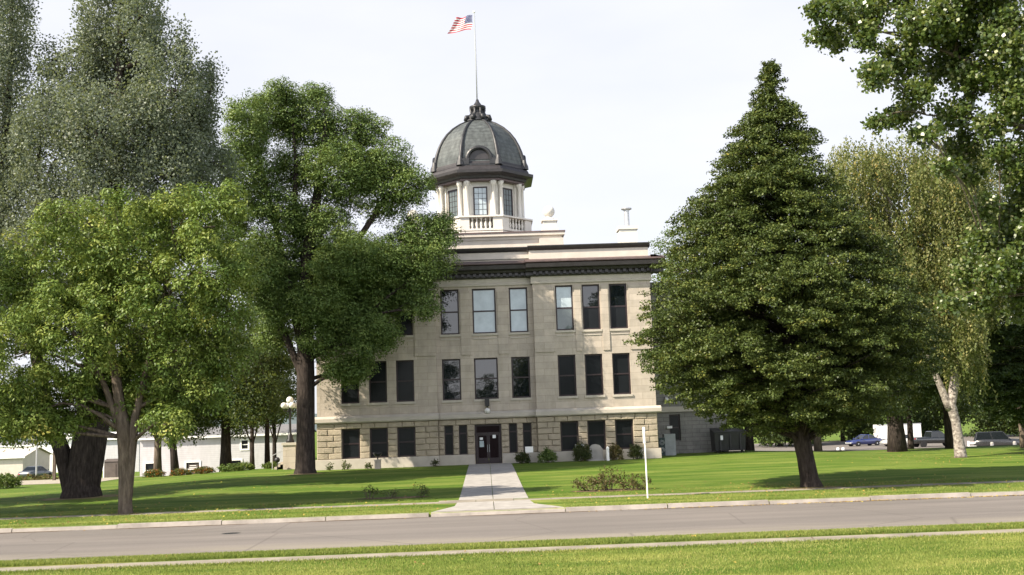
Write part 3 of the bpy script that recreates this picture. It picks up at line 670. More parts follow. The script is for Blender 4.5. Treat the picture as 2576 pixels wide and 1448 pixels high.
def crown_tufts(lobes, trad, rng, k=1.0, shell=.5, aspect=(1, 1, .8)):
    T = []; own = []
    for i, (c, rx, ry, rz) in enumerate(lobes):
        area = ((rx * ry) ** 1.6 + (rx * rz) ** 1.6 + (ry * rz) ** 1.6) / 3; n = max(5, int(k * 12.5 * area ** (1 / 1.6) / (trad * trad) * 1.0))
        d = sph(n, rng); r = shell + (1.02 - shell) * rng.random(n) ** .6
        r *= 1 + rng.normal(size=n) * .06
        T.append(c + d * r[:, None] * np.array([rx, ry, rz])); own += [i] * n
    T = np.vstack(T); return T, np.array(own), np.tile(np.array(aspect) * trad, (len(T), 1)) * rng.uniform(.7, 1.3, (len(T), 1))
def tree(name, label, base, D, trunk_px, lobes, lm, bk, trad=.8, per=34, size=.17, k=1., shell=.5, aspect=(1, 1, .75), seed=1, nodes=None,
         lim=.16, droop=.25, up=.5, spread=1.0, group=None, twigs=2, asp=.62, lobes3=None, cat='tree', tvar=.22, tints=None, umb=0.0, solid=0.0):
    rng = np.random.default_rng(seed); base = Vector(base); s = D / F_
    root = thing(name, label, cat, base, 0, group)
    tb = MB(); paths = []
    for path in trunk_px:
        pts = [at(p[0], p[1], D + (p[3] if len(p) > 3 else 0)) - base for p in path]; rs = [p[2] * s / 2 for p in path]
        if path is trunk_px[0] or path[0][1] > 1100:
            pts[0].z = min(pts[0].z, -.12)
        # resample smoothly
        P2 = []; R2 = []
        for i in range(len(pts) - 1):
            for q in range(4): t = q / 4; P2.append(pts[i].lerp(pts[i + 1], t)); R2.append(rs[i] + (rs[i + 1] - rs[i]) * t)
        P2.append(pts[-1]); R2.append(rs[-1])
        tb.tube(P2, R2, 12); paths += list(zip(P2, R2))
    lo = lobes_world(D, lobes, base, rng, spread) if lobes3 is None else lobes3
    T, own, tr = crown_tufts(lo, trad, rng, k, shell, aspect)
    hi = [p for p in paths if p[0].z > 1.6] or paths
    for i, (c, rx, ry, rz) in enumerate(lo):
        cv = Vector(c)
        cand = sorted(hi, key=lambda p: (p[0] - cv).length + max(0, p[0].z - cv.z + .5) * 3)
        pt, pr = cand[0]
        if (cv - pt).length > .8:
            pts = limb(tb, pt, cv, min(pr * .75, lim), lim * .3, rng)
        else: pts = [pt, cv]
        ids = np.nonzero(own == i)[0]
        for j in rng.permutation(ids)[:twigs * 2]:
            a = pts[rng.integers(len(pts) // 2, len(pts))]
            limb(tb, a, Vector(T[j]), lim * .22, .008, rng, .08, 3, .05)
    tb.build('trunk', M[bk], root, True)
    leaf_mesh('crown', *grow(T, tr, per, rng, size, asp, up=up, droop=droop, tvar=tvar, tuft_tint=None if tints is None else tints(T, rng), umb=umb, solid=solid), LM[lm], root)
    return root
def B(px, py, D): p = at(px, py, D); return (p.x, p.y, tz(p.x, p.y))

# --- silver poplar pair, upper left
pop = [(300, 90, 100, 150), (285, -70, 80, 120), (190, 230, 90, 120), (420, 230, 85, 120), (505, 260, 36, 110), (330, 330, 150, 150), (140, 400, 110, 150), (430, 430, 95, 110),
       (500, 340, 40, 90), (60, 540, 100, 120), (250, 520, 150, 120), (420, 560, 80, 90), (536, 190, 16, 45), (100, 640, 110, 100), (300, 640, 120, 90), (240, 120, 40, 110),
       (360, 40, 45, 120), (455, 130, 24, 60), (128, 160, 30, 60), (380, 760, 150, 90), (150, 780, 140, 90), (560, 420, 40, 60), (500, 470, 60, 60)]
tree('silver_poplar', 'tallest tree, silvery grey poplar on a massive dark forked trunk behind the yellow green maple', B(205, 1249, 58), 58,
     [[(205, 1253, 104), (207, 1215, 80), (214, 1150, 74), (224, 1090, 72), (240, 960, 68), (260, 800, 66), (285, 560, 46), (300, 300, 26), (300, 60, 10)],
      [(190, 1215, 52), (158, 1140, 40), (124, 1050, 36), (92, 900, 30), (80, 700, 26), (100, 480, 14)], [(222, 1120, 50), (256, 1040, 44), (310, 930, 44), (380, 740, 32), (430, 520, 18), (500, 330, 8)]],
     pop + [(240, 330, 120, 120), (380, 330, 110, 110), (120, 300, 70, 80), (350, 160, 70, 90), (470, 390, 80, 90)], 'poplar', 'bark', .62, 50, .15, .85, .42, (.9, .9, 1.2), 21, lim=.22, droop=-.2, up=.1, spread=2.5, twigs=3, asp=.7)
tree('silver_poplar', 'narrow grey poplar cut off by the left border of the photo', B(-60, 1246, 60), 60,
     [[(-60, 1238, 60), (-40, 900, 44), (0, 500, 30), (25, 200, 14), (30, -60, 6)]],
     [(30, 60, 36, 130), (15, 230, 45, 150), (22, -90, 32, 100), (-20, 420, 80, 150), (-30, 620, 90, 120), (-40, 820, 90, 120), (50, 380, 30, 60)],
     'poplar', 'bark', .7, 58, .14, 1.2, .35, (.8, .8, 1.2), 22, lim=.15, droop=-.2, up=.1, spread=1, asp=.7)
# --- yellow green maple, left foreground
map_ = [(120, 690, 120, 130), (40, 900, 90, 130), (235, 610, 100, 110), (330, 620, 110, 130), (440, 590, 95, 100), (540, 570, 70, 90), (545, 690, 75, 80), (440, 740, 120, 110),
        (330, 840, 120, 130), (190, 850, 130, 140), (455, 920, 85, 110), (255, 975, 60, 60), (100, 1000, 100, 80), (590, 800, 50, 45), (425, 1040, 45, 50), (428, 505, 26, 40), (480, 515, 26, 42),
        (592, 500, 32, 46), (150, 540, 42, 42), (40, 720, 60, 60), (245, 525, 24, 30), (30, 1060, 60, 45), (380, 960, 50, 60), (520, 840, 60, 60), (310, 720, 90, 70), (310, 985, 55, 45), (200, 1030, 70, 40), (60, 1060, 80, 40), (400, 1000, 50, 50), (130, 800, 90, 90), (520, 760, 60, 60), (40, 1000, 60, 60), (110, 1075, 90, 34), (420, 1075, 60, 34), (515, 980, 60, 60), (575, 890, 60, 56), (20, 1080, 50, 30), (330, 1020, 40, 30), (610, 690, 40, 50)]
tree('maple_tree', 'yellow green maple with slender pale trunk on the near left lawn', B(315, 1294, 45.3), 45.3,
     [[(316, 1299, 38), (315, 1270, 33), (315, 1180, 31), (314, 1120, 34), (312, 1085, 36), (300, 1010, 26), (285, 900, 20), (262, 740, 12), (250, 600, 6)],
      [(318, 1110, 24), (340, 1050, 20), (362, 960, 16), (400, 800, 12), (440, 620, 6)], [(312, 1100, 22), (293, 1050, 18), (255, 950, 14), (160, 800, 8)]],
     map_, 'maple', 'bark_pale', .5, 120, .15, .50, .6, (1, 1, .8), 31, lim=.09, droop=.9, up=.45, spread=1.8, twigs=2, asp=.45, umb=.5, solid=1.)
# --- green ash left of the facade
ash = [(690, 300, 85, 70), (770, 300, 80, 75), (620, 330, 55, 80), (860, 345, 75, 75), (930, 330, 45, 45), (620, 460, 75, 100), (850, 440, 110, 80), (980, 410, 60, 60), (1040, 470, 48, 55), (950, 500, 80, 60),
       (1070, 590, 80, 55), (1000, 660, 110, 60), (1090, 660, 50, 50), (700, 560, 70, 90), (830, 590, 70, 80), (780, 680, 80, 70), (930, 720, 110, 60), (650, 680, 70, 80), (870, 800, 80, 60), (940, 840, 60, 40),
       (700, 780, 60, 60), (1040, 730, 60, 40), (1110, 570, 36, 30), (700, 230, 40, 24), (800, 240, 36, 26), (880, 930, 70, 22), (580, 600, 50, 100), (730, 430, 50, 70), (860, 690, 90, 60), (800, 770, 80, 60), (970, 770, 70, 40), (900, 640, 90, 50), (920, 430, 60, 50), (770, 560, 60, 60), (930, 880, 50, 30), (900, 815, 80, 46), (820, 865, 66, 44), (965, 845, 44, 30), (750, 720, 70, 60), (680, 690, 60, 70), (870, 945, 50, 24), (1060, 780, 40, 26), (690, 850, 50, 40)]
tree('ash_tree', 'big green ash with thick dark trunk standing before the left corner of the stone building', B(768, 1194.5, 71.5), 71.5,
     [[(768, 1202, 66), (768, 1180, 50), (769, 1100, 45), (769, 950, 44), (768, 800, 40), (774, 640, 32), (800, 480, 22), (820, 300, 8)], [(768, 900, 28), (735, 760, 22), (700, 600, 16), (660, 420, 8)],
      [(770, 800, 26), (850, 680, 20), (930, 560, 14), (1000, 450, 6)], [(770, 900, 18), (860, 850, 14), (960, 760, 9), (1050, 690, 5)], [(766, 960, 20), (720, 850, 16), (640, 720, 8)], [(740, 560, 14), (745, 420, 10), (735, 300, 5)]],
     ash, 'ash', 'bark', .62, 84, .15, 1.35, .35, (1, 1, .75), 41, lim=.16, droop=.3, up=.5, spread=1.5, twigs=3, asp=.5, solid=1.)
# --- pyramidal linden on the right, sprays in layers
def linden(name, label, base, D, axis, prof, n_sprays, seed, trunk_px, per=26, size=.13, lm='linden', group=None):
    rng = np.random.default_rng(seed); base = Vector(base); root = thing(name, label, 'tree', base, 0, group); s = D / F_
    ys = [p[0] for p in prof]; tb = MB()
    for path in trunk_px:
        pts = [at(p[0], p[1], D) - base for p in path]; pts[0].z = min(pts[0].z, -.1) if path is trunk_px[0] else pts[0].z
        P2 = []; R2 = []
        for i in range(len(pts) - 1):
            for q in range(4): t = q / 4; P2.append(pts[i].lerp(pts[i + 1], t)); R2.append((path[i][2] * (1 - t) + path[i + 1][2] * t) * s / 2)
        tb.tube(P2 + [pts[-1]], R2 + [path[-1][2] * s / 2], 12)
    T = []; TR = []; TT = []; y0, y1 = ys[0], ys[-1]
    hw = lambda y: (np.interp(y, ys, [p[1] for p in prof]), np.interp(y, ys, [p[2] for p in prof]))
    cand = np.linspace(y0, y1, 400); wts = np.array([hw(c)[1] - hw(c)[0] for c in cand]) + 25; wts /= wts.sum()
    for k in range(n_sprays):
        y = rng.choice(cand, p=wts); xl, xr = hw(y); xc = (xl + xr) / 2; r = (xr - xl) / 2 * s * rng.uniform(.9, 1.06); 
        az = rng.uniform(0, 2 * math.pi)
        wob_ = math.sin(az * 3 + y * .021 + seed) * math.sin(y * .043 + az) + .6 * math.sin(az * 7 - y * .06)
        if wob_ < -.42 and rng.random() < .85: continue
        r *= 1 + .07 * wob_; tip = rng.choice([1, .8, .58], p=[.62, .26, .12])
        c = np.array(at(xc, y, D) - base); ax = np.array(at(float(np.interp(y, [y0, y1], axis)), y, D) - base)
        dirv = np.array([math.cos(az), math.sin(az) * .9, 0]); L_ = r * tip; ctr = c + dirv * L_
        m = max(2, int(3 + 2.4 * min(1, r / 3)))
        length = min(2.0, .12 + .48 * r)
        for j in range(m):
            t = j / (m - 1); out = dirv * (-length * (1 - t)) + np.array([-dirv[1], dirv[0], 0]) * rng.normal() * .28
            p = ctr + out * min(1, .3 + r) + np.array([0, 0, length * .22 * (1 - t) - .12 * t + rng.normal() * .07]); T.append(p); rr = (.36 + .1 * rng.random() - .12 * t) * min(1, .42 + .4 * r)
            TR.append((rr, rr, .13)); TT.append(rng.uniform(.2, .48) + (.12 * t if rng.random() < .4 else 0))
        if k % 5 == 0:
            st_ = ax * .35 + (ctr) * .65 - dirv * min(L_, 1.2); st_[2] -= .2
            limb(tb, Vector((ax[0], ax[1], min(ax[2], ctr[2]) - .25 * r)), Vector(ctr - dirv * .3), .05, .012, rng, .08, 4, .03)
    T = np.array(T); TR = np.array(TR)
    tb.build('trunk', M['bark'], root, True)
    leaf_mesh('crown', *grow(T, TR, per, rng, size, .62, up=.9, droop=.35, tvar=.24, tuft_tint=np.array(TT)), LM[lm], root)
    return root
prof = [(152, 1932, 1944), (175, 1922, 1956), (210, 1902, 1968), (270, 1888, 2000), (330, 1846, 2040), (400, 1796, 2068), (450, 1752, 2096), (520, 1722, 2130), (600, 1690, 2200), (680, 1664, 2262),
        (730, 1622, 2290), (800, 1616, 2318), (880, 1628, 2330), (950, 1664, 2330), (1000, 1710, 2310), (1050, 1800, 2250), (1085, 1900, 2130)]
linden('linden_tree', 'broad pyramid shaped dark green tree at the far sidewalk, right of the stone building', B(2040, 1228, 46), 46, (1936, 2020), prof, 2300, 51,
       [[(2043, 1234, 62), (2036, 1205, 46), (2026, 1150, 42), (2012, 1085, 44), (2000, 1030, 40), (1985, 900, 30), (1960, 600, 18), (1938, 300, 8), (1936, 175, 3)], [(2006, 1080, 26), (1960, 1010, 20), (1880, 930, 10)], [(2010, 1070, 26), (2060, 1000, 20), (2150, 900, 10)]], per=58, size=.112)
prof2 = [(360, 2640, 2660), (450, 2560, 2720), (560, 2490, 2780), (680, 2455, 2820), (800, 2435, 2840), (900, 2440, 2830), (1000, 2455, 2790), (1045, 2480, 2720), (1065, 2540, 2720)]
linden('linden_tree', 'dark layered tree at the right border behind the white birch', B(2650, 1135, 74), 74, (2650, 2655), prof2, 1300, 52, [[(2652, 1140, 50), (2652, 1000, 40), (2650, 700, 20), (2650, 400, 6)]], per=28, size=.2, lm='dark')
# --- weeping birches
def birch(label, base, D, trunk_px, lobes, nstr, seed, bk='bark_birch', group='birches behind the pyramid shaped tree'):
    rng = np.random.default_rng(seed); base = Vector(base); root = thing('birch_tree', label, 'tree', base, 0, group); s = D / F_; tb = MB(); paths = []
    for path in trunk_px:
        pts = [at(p[0], p[1], D) - base for p in path]
        if path is trunk_px[0]: pts[0].z = min(pts[0].z, -.1)
        P2 = []; R2 = []
        for i in range(len(pts) - 1):
            for q in range(4): t = q / 4; P2.append(pts[i].lerp(pts[i + 1], t)); R2.append((path[i][2] * (1 - t) + path[i + 1][2] * t) * s / 2)
        tb.tube(P2 + [pts[-1]], R2 + [path[-1][2] * s / 2], 12); paths += P2
    lo = lobes_world(D, lobes, base, rng, 2.0); C = []; TT = []
    for c, rx, ry, rz in lo:
        cv = Vector(c); pt = min([p for p in paths if p.z < cv.z] or paths, key=lambda p: (p - cv).length); limb(tb, pt, cv + Vector((0, 0, rz * .5)), .1, .02, rng, .1, 5, .05)
        n = int(nstr * rx * rz)
        d = sph(n, rng); r = .35 + .7 * rng.random(n) ** .6; S = c + d * r[:, None] * np.array([rx, ry, rz])
        for p in S:
            ln = rng.uniform(.7, 2.2); m = int(ln * 12); t = np.linspace(0, 1, m); q = np.empty((m, 3))
            q[:, 0] = p[0] + rng.normal() * .3 * t + rng.normal(size=m) * .1; q[:, 1] = p[1] + rng.normal() * .25 * t + rng.normal(size=m) * .05; q[:, 2] = p[2] + ln * .4 - ln * t
            C.append(q); TT.append(np.full(m, np.clip(rng.normal(.42, .18), 0, .95)))
    C = np.vstack(C); n = len(C); Nn = sph(n, rng) + np.array([0, -.2, .1]); Nn /= np.linalg.norm(Nn, axis=1, keepdims=True)
    U = sph(n, rng) * .6 - np.array([0, 0, 1]); U -= (U * Nn).sum(1, keepdims=True) * Nn
    ln = rng.uniform(.13, .22, n)
    tb.build('trunk', M[bk], root, True); leaf_mesh('crown', C, U, Nn, ln, ln * .7, np.concatenate(TT) + rng.normal(size=n) * .12, LM['birch'], root); return root
birch('yellowing weeping birch with white forked trunk on the right lawn', B(2415, 1146, 68), 68,
      [[(2417, 1150, 32), (2412, 1110, 25), (2404, 1060, 22), (2392, 1020, 25), (2402, 960, 22), (2404, 860, 15), (2395, 700, 9), (2370, 500, 5), (2360, 400, 4)], [(2390, 1030, 22), (2365, 970, 17), (2335, 900, 13), (2310, 840, 9), (2280, 700, 6), (2260, 500, 3)],
       [(2398, 800, 8), (2440, 700, 6), (2460, 560, 3)]],
      [(2170, 440, 80, 70), (2260, 430, 90, 70), (2370, 430, 80, 80), (2150, 530, 80, 70), (2240, 590, 80, 70), (2360, 620, 110, 110), (2450, 560, 60, 110), (2330, 720, 70, 80), (2390, 840, 55, 90), (2470, 740, 60, 90), (2410, 930, 28, 60), (2440, 900, 30, 90), (2310, 640, 60, 70), (2400, 560, 70, 100, -2.2), (2400, 700, 60, 100, -2.2), (2420, 820, 50, 90, -1.8), (2350, 480, 90, 70, -2), (2270, 690, 60, 60, -2), (2480, 640, 50, 100, -2), (2440, 420, 60, 70, -1), (2335, 800, 40, 60, -1.5)], 74, 61)
birch('second yellowish birch beyond the forked birch, its crown showing right of the pyramid top', B(2290, 1112, 86), 86,
      [[(2291, 1122, 16), (2288, 1050, 13), (2270, 800, 9), (2230, 500, 4)]], [(2130, 420, 60, 60), (2210, 480, 60, 80), (2180, 600, 70, 80), (2480, 470, 70, 80), (2330, 520, 60, 70), (2290, 900, 80, 90), (2270, 760, 70, 90)], 50, 62, 'bark')
# --- near cottonwood leaning in from the right
ctn = [(2085, 22, 60, 30), (2070, 92, 46, 24), (2105, 108, 26, 24), (2170, 40, 70, 44), (2180, 95, 40, 40), (2195, 185, 46, 44), (2260, 160, 60, 60), (2330, 60, 90, 60), (2440, 70, 110, 70), (2540, 100, 70, 90), (2380, 160, 80, 56), (2470, 200, 80, 50),
       (2300, 240, 50, 34), (2215, 306, 34, 24), (2268, 292, 42, 28), (2330, 338, 44, 20), (2400, 290, 50, 46), (2420, 370, 46, 50), (2500, 310, 46, 40), (2545, 250, 50, 60), (2510, 385, 40, 24), (2380, 420, 36, 22), (2440, 440, 34, 26),
       (2560, 420, 40, 60), (2545, 560, 50, 60), (2470, 610, 46, 46), (2520, 680, 60, 56), (2560, 770, 40, 46), (2430, 690, 40, 40), (2400, 760, 40, 22), (2480, 520, 34, 30), (2570, 660, 50, 120), (2460, 760, 40, 30), (2250, -40, 110, 60), (2480, -40, 140, 70), (2640, 200, 90, 200), (2650, 500, 80, 200)]
DC = 25
tree('cottonwood_tree', 'near cottonwood boughs with large glossy leaves hanging in from the upper right', (15.5, DC, 0), DC,
     [[(2990, 1330, 90), (2960, 1000, 78), (2900, 700, 66), (2800, 400, 54), (2700, 150, 40), (2600, -60, 24)], [(2860, 560, 40), (2700, 330, 24), (2500, 180, 13), (2300, 100, 7), (2130, 60, 3)], [(2900, 800, 34), (2740, 690, 18), (2600, 640, 9), (2480, 640, 4)], [(2780, 420, 26), (2620, 330, 15), (2480, 300, 8), (2330, 290, 4)]],
     ctn, 'cotton', 'bark_pale', .2, 19, .098, 1.0, .25, (1, 1, .85), 71, lim=.035, droop=.5, up=.3, spread=1.0, twigs=3, asp=.85, tvar=.42)
# --- tree just outside the left border, its shade reaches the near lawn
tree('shade_tree', 'leafy tree outside the left border shading the near lawn', (-21, 16, 0), 16, [], [], 'ash', 'bark', .8, 30, .2, 1, .4, seed=72,
     lobes3=[(np.array([a, b, c]), r, r, r * .8) for a, b, c, r in ((0, 0, 8.5, 3), (2.5, 1, 8, 2), (-2, -1, 9, 2.4), (0, -2.4, 8, 2))]) if False else None
def simple_tree(name, label, base, h, spread, lm, bkm, seed, lobes=9, trad=.9, per=38, size=.21, low=.3, lean=0, group=None, tr0=.28):
    rng = np.random.default_rng(seed); base = Vector(base); root = thing(name, label, 'tree', base, 0, group); tb = MB()
    top = Vector((lean * h, 0, h * .8)); pts = [Vector((0, 0, -.15)), Vector((lean * h * .12, 0, h * .12)), Vector((lean * h * .4, .1, h * .38)), top]
    tb.tube(pts, [tr0 * 1.3, tr0, tr0 * .75, .05], 10); lo = []
    for i in range(lobes):
        zf = low + (1 - low) * (i + .5) / lobes; a = i * 2.4 + seed; q = math.sin(math.pi * min(.95, (zf - low) / (1 - low) * .8 + .18)); r = spread * .55 * q * rng.uniform(.4, 1)
        lr = spread * rng.uniform(.38, .52) * max(.45, q)
        lo.append((np.array([lean * h * zf + r * math.cos(a), r * math.sin(a), h * zf]), lr, lr, lr * .8))
    T, own, tr = crown_tufts(lo, trad, rng, 1.0, .4, (1, 1, .7))
    for c, rx, ry, rz in lo: limb(tb, pts[1].lerp(pts[2], rng.uniform(.2, 1)), Vector(c), tr0 * .4, .03, rng, .1, 4)
    tb.build('trunk', M[bkm], root, True); leaf_mesh('crown', *grow(T, tr, per, rng, size, .6), LM[lm], root); return root
def g3(px, D): p = at(px, 1100, D); return (p.x, D, tz(p.x, D))
simple_tree('shade_tree', 'leafy tree past the left border that shades the near lawn', (-21.5, 15.5, 0), 13, 4.6, 'dark', 'bark', 72, 9, low=.5)
simple_tree('shade_tree', 'tall leafy tree on the viewer side of the street reflected in the windows', (7.5, -34, 0), 16, 7.5, 'dark', 'bark', 73, 11, 1.2, 40, .38, low=.1)
simple_tree('shade_tree', 'smaller leafy tree on the viewer side of the street reflected above the door', (.6, -37, 0), 10.5, 5, 'dark', 'bark', 76, 9, 1.1, 40, .38, low=.1)
simple_tree('shade_tree', 'round leafy tree on the viewer side of the street reflected in the glass', (-9.5, -36, 0), 16, 8, 'dark', 'bark', 74, 9, 1.2, 34, .38, low=.1)
simple_tree('shade_tree', 'wide leafy tree on the viewer side of the street reflected in the right wing', (25, -38, 0), 27, 11, 'dark', 'bark', 75, 10, 1.4, 34, .45, low=.1)
simple_tree('shade_tree', 'broad leafy tree past the left border shading the left lawn', (-28.5, 43, 0), 19, 6.4, 'dark', 'bark', 77, 10, .9, 34, .3, low=.3)
simple_tree('shade_tree', 'tall leafy tree past the left border shading the massive forked trunk', (-33.5, 52, 0), 21, 6.8, 'dark', 'bark', 78, 11, .9, 34, .3, low=.2)
GL, GR = 'dark trees behind the left lawn', 'trees behind the right lawn'
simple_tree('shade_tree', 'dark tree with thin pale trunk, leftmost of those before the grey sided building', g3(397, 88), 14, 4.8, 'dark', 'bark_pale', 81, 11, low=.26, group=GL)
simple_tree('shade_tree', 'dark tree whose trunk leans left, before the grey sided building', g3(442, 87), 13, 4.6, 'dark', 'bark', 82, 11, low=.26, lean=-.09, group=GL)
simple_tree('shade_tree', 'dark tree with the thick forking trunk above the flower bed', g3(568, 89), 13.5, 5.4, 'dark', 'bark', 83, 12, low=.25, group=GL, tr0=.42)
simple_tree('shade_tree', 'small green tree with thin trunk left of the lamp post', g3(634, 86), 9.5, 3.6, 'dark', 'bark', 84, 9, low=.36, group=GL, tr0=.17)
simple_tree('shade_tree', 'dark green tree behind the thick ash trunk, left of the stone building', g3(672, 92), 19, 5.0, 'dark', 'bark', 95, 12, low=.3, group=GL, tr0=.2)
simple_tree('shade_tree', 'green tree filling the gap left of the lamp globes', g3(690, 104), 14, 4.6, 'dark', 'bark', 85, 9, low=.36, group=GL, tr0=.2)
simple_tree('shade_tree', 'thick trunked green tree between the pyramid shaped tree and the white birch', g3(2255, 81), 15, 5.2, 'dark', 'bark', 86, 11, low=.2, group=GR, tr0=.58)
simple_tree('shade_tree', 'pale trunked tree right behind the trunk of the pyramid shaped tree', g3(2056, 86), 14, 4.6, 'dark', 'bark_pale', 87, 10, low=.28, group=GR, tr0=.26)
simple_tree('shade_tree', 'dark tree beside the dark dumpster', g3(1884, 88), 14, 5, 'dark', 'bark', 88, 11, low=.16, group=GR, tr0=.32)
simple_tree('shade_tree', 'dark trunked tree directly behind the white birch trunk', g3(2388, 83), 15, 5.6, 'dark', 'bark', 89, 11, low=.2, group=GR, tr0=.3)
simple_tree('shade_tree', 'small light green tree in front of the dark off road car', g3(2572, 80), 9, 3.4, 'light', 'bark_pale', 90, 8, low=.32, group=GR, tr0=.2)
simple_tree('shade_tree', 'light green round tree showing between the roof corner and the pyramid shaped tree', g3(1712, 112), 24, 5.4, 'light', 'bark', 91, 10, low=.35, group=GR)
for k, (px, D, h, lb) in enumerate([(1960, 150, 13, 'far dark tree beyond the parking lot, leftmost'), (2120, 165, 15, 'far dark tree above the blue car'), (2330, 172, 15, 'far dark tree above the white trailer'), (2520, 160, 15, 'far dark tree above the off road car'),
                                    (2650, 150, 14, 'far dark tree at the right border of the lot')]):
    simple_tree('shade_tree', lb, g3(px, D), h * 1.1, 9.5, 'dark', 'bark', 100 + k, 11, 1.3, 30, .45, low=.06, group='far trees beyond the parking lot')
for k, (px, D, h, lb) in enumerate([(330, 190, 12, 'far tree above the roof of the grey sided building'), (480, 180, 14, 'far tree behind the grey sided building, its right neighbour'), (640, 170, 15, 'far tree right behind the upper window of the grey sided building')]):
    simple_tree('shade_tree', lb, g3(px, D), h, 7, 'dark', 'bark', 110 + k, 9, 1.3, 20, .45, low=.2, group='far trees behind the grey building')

# ------------------------------------------------------------------ shrubs and flower beds
def shrub(name, label, px, D, w_, h, lm, seed, group=None, n=None, size=.12, stems=6, cat='shrub', mound=False):
    rng = np.random.default_rng(seed); p = g3(px, D); root = thing(name, label, cat, p, 0, group); n = n or int(26 * w_ * (h + .5) * 3)
    a = rng.uniform(0, 6.28, n); r = np.sqrt(rng.random(n)) * w_ / 2; zz = (rng.random(n) ** .7) * h * (1 - .45 * (2 * r / w_) ** 2) * rng.uniform(.7, 1.1, n)
    T = np.stack([r * np.cos(a), r * np.sin(a) * .7, zz + .05], 1); tr = np.tile([.16, .16, .13], (n, 1))
    tb = MB()
    for j in range(stems): q = T[rng.integers(n)]; tb.tube([(q[0] * .3, q[1] * .3, -.05), (q[0] * .7, q[1] * .7, q[2] * .6), tuple(q)], [.018, .012, .005], 5)
    tb.build('stems', M['bark_pale'], root); leaf_mesh('leaves', *grow(T, tr, 14, rng, size, .55, tvar=.5), LM[lm], root); return root
def bed(name, px0, px1, D, dy, dz=.012):
    a, b = at(px0, 1200, D), at(px1, 1200, D); cx, cy, rx = (a.x + b.x) / 2, D, (b.x - a.x) / 2; n = 40; rng = random.Random(px0)
    vs = [(cx, cy, tz(cx, cy) + dz)] + [(cx + rx * math.cos(t * 6.2832 / n) * rng.uniform(.88, 1.05), cy + dy * math.sin(t * 6.2832 / n) * rng.uniform(.85, 1.05), 0) for t in range(n)]
    vs = [vs[0]] + [(x, y, tz(x, y) + dz) for x, y, _ in vs[1:]]
    return tag(MB().add(vs, [(0, i + 1, (i + 1) % n + 1) for i in range(n)]).build(name, M['soil']), kind='structure')
bed('soil_bed', 1432, 1640, 48.6, .85); bed('soil_bed', 890, 1085, 48.8, .6)
M['dry'] = plain('dry bare ground', (.2, .165, .085), .95, .35, 5, spec=.1, bm=.4)
for px, D, rx, ry in ((205, 57.6, 2.6, 1.5), (316, 45.1, .75, .55), (2042, 45.8, 1.5, .8), (768, 70.3, 1.3, .8), (2417, 67.8, .6, .4), (2255, 80.8, 1.1, .6)):
    c = at(px, 1200, D); r_ = random.Random(px); n = 36
    vs = [(c.x, D, tz(c.x, D) + .012)] + [(c.x + rx * math.cos(t * 6.2832 / n) * q, D + ry * math.sin(t * 6.2832 / n) * q) for t in range(n) for q in [r_.uniform(.7, 1.08)]]
    tag(MB().add([vs[0]] + [(x, y, tz(x, y) + .012) for x, y in vs[1:]], [(0, i + 1, (i + 1) % n + 1) for i in range(n)]).build('bare_ground', M['dry']), kind='structure')
GB = 'reddish shrubs in the bed right of the path'
shrub('shrub', 'sprawling reddish green shrub at the left end of the soil bed right of the path', 1478, 48.7, 1.5, .75, 'drybush', 201, GB, n=46, size=.1, stems=14)
shrub('shrub', 'tallest upright shrub in the middle of the soil bed right of the path', 1530, 48.5, 1.25, 1.05, 'drybush', 202, GB, n=58, size=.1, stems=16)
shrub('shrub', 'low reddish shrub beside the white post', 1590, 48.6, 1.5, .72, 'drybush', 203, GB, n=44, size=.1, stems=14)
GS = 'small dark shrubs in the bed left of the path'
shrub('shrub', 'small dark shrub, leftmost in the soil bed left of the path', 927, 48.8, .75, .62, 'shrub', 204, GS, n=16, size=.085, stems=9)
shrub('shrub', 'lowest dark shrub in the middle of the soil bed left of the path', 980, 48.9, .7, .38, 'shrub', 205, GS, n=9, size=.085, stems=9)
shrub('shrub', 'small dark shrub in the bed left of the path, nearest the path', 1053, 48.7, .75, .6, 'shrub', 206, GS, n=15, size=.085, stems=9)
GW = 'bushes along the stone wall right of the door'
for px, D, w_, h, lb, lm in [(1312, 74.9, .9, .85, 'pale leafy bush nearest the entrance door', 'shrub'), (1375, 74.6, 1.15, .95, 'rounded green bush between the door and the first basement window right of it', 'ash'), (1462, 74.8, 1.2, 1.25, 'bush with pale flowers below the left basement window of the right wing', 'shrub'),
                             (1546, 74.8, .9, 1.15, 'purple tinged bush below the gap between basement windows of the right wing', 'drybush'), (1597, 74.8, .9, 1.1, 'dark bush below the rightmost basement window', 'shrub')]:
    shrub('bush', lb, px, D, w_, h, lm, px, GW, cat='bush')
for px, lb, w_ in [(830, 'pale flowered plant against the plinth beside the ash trunk', .5), (866, 'tallest pale flowered plant against the left plinth', .7), (925, 'tiny plant against the left plinth beside the stone pedestal', .4), (1092, 'small green plant against the plinth left of the door', .5)]:
    shrub('plant', lb, px, 75.0, w_, .62 if px == 866 else .42, 'shrub', px, 'plants along the left plinth', cat='plant', n=12)
for px, w_, h, lm, lb in [(388, 1.5, .5, 'flower', 'red flowering clump at the left end of the flower bed'), (455, 1.6, .45, 'flower', 'orange flowering clump under the window with a sign'), (512, 1.6, .45, 'flower', 'flowering clump between the leaning trunk and the thick trunk'),
                          (580, 1.8, .55, 'ash', 'green clump at the foot of the thick forking trunk'), (612, 1.6, .6, 'light', 'yellow green clump in the flower bed beside the thin trunk'), (682, 1.5, .4, 'light', 'low green clump before the stair railing')]:
    shrub('flower_clump', lb, px, 83.5, w_, h, lm, px + 1000, 'clumps in the bed behind the left lawn', cat='flowers')
shrub('shrub', 'spreading green shrub at the left border of the photo', 18, 73, 2.0, 1.0, 'light', 310)
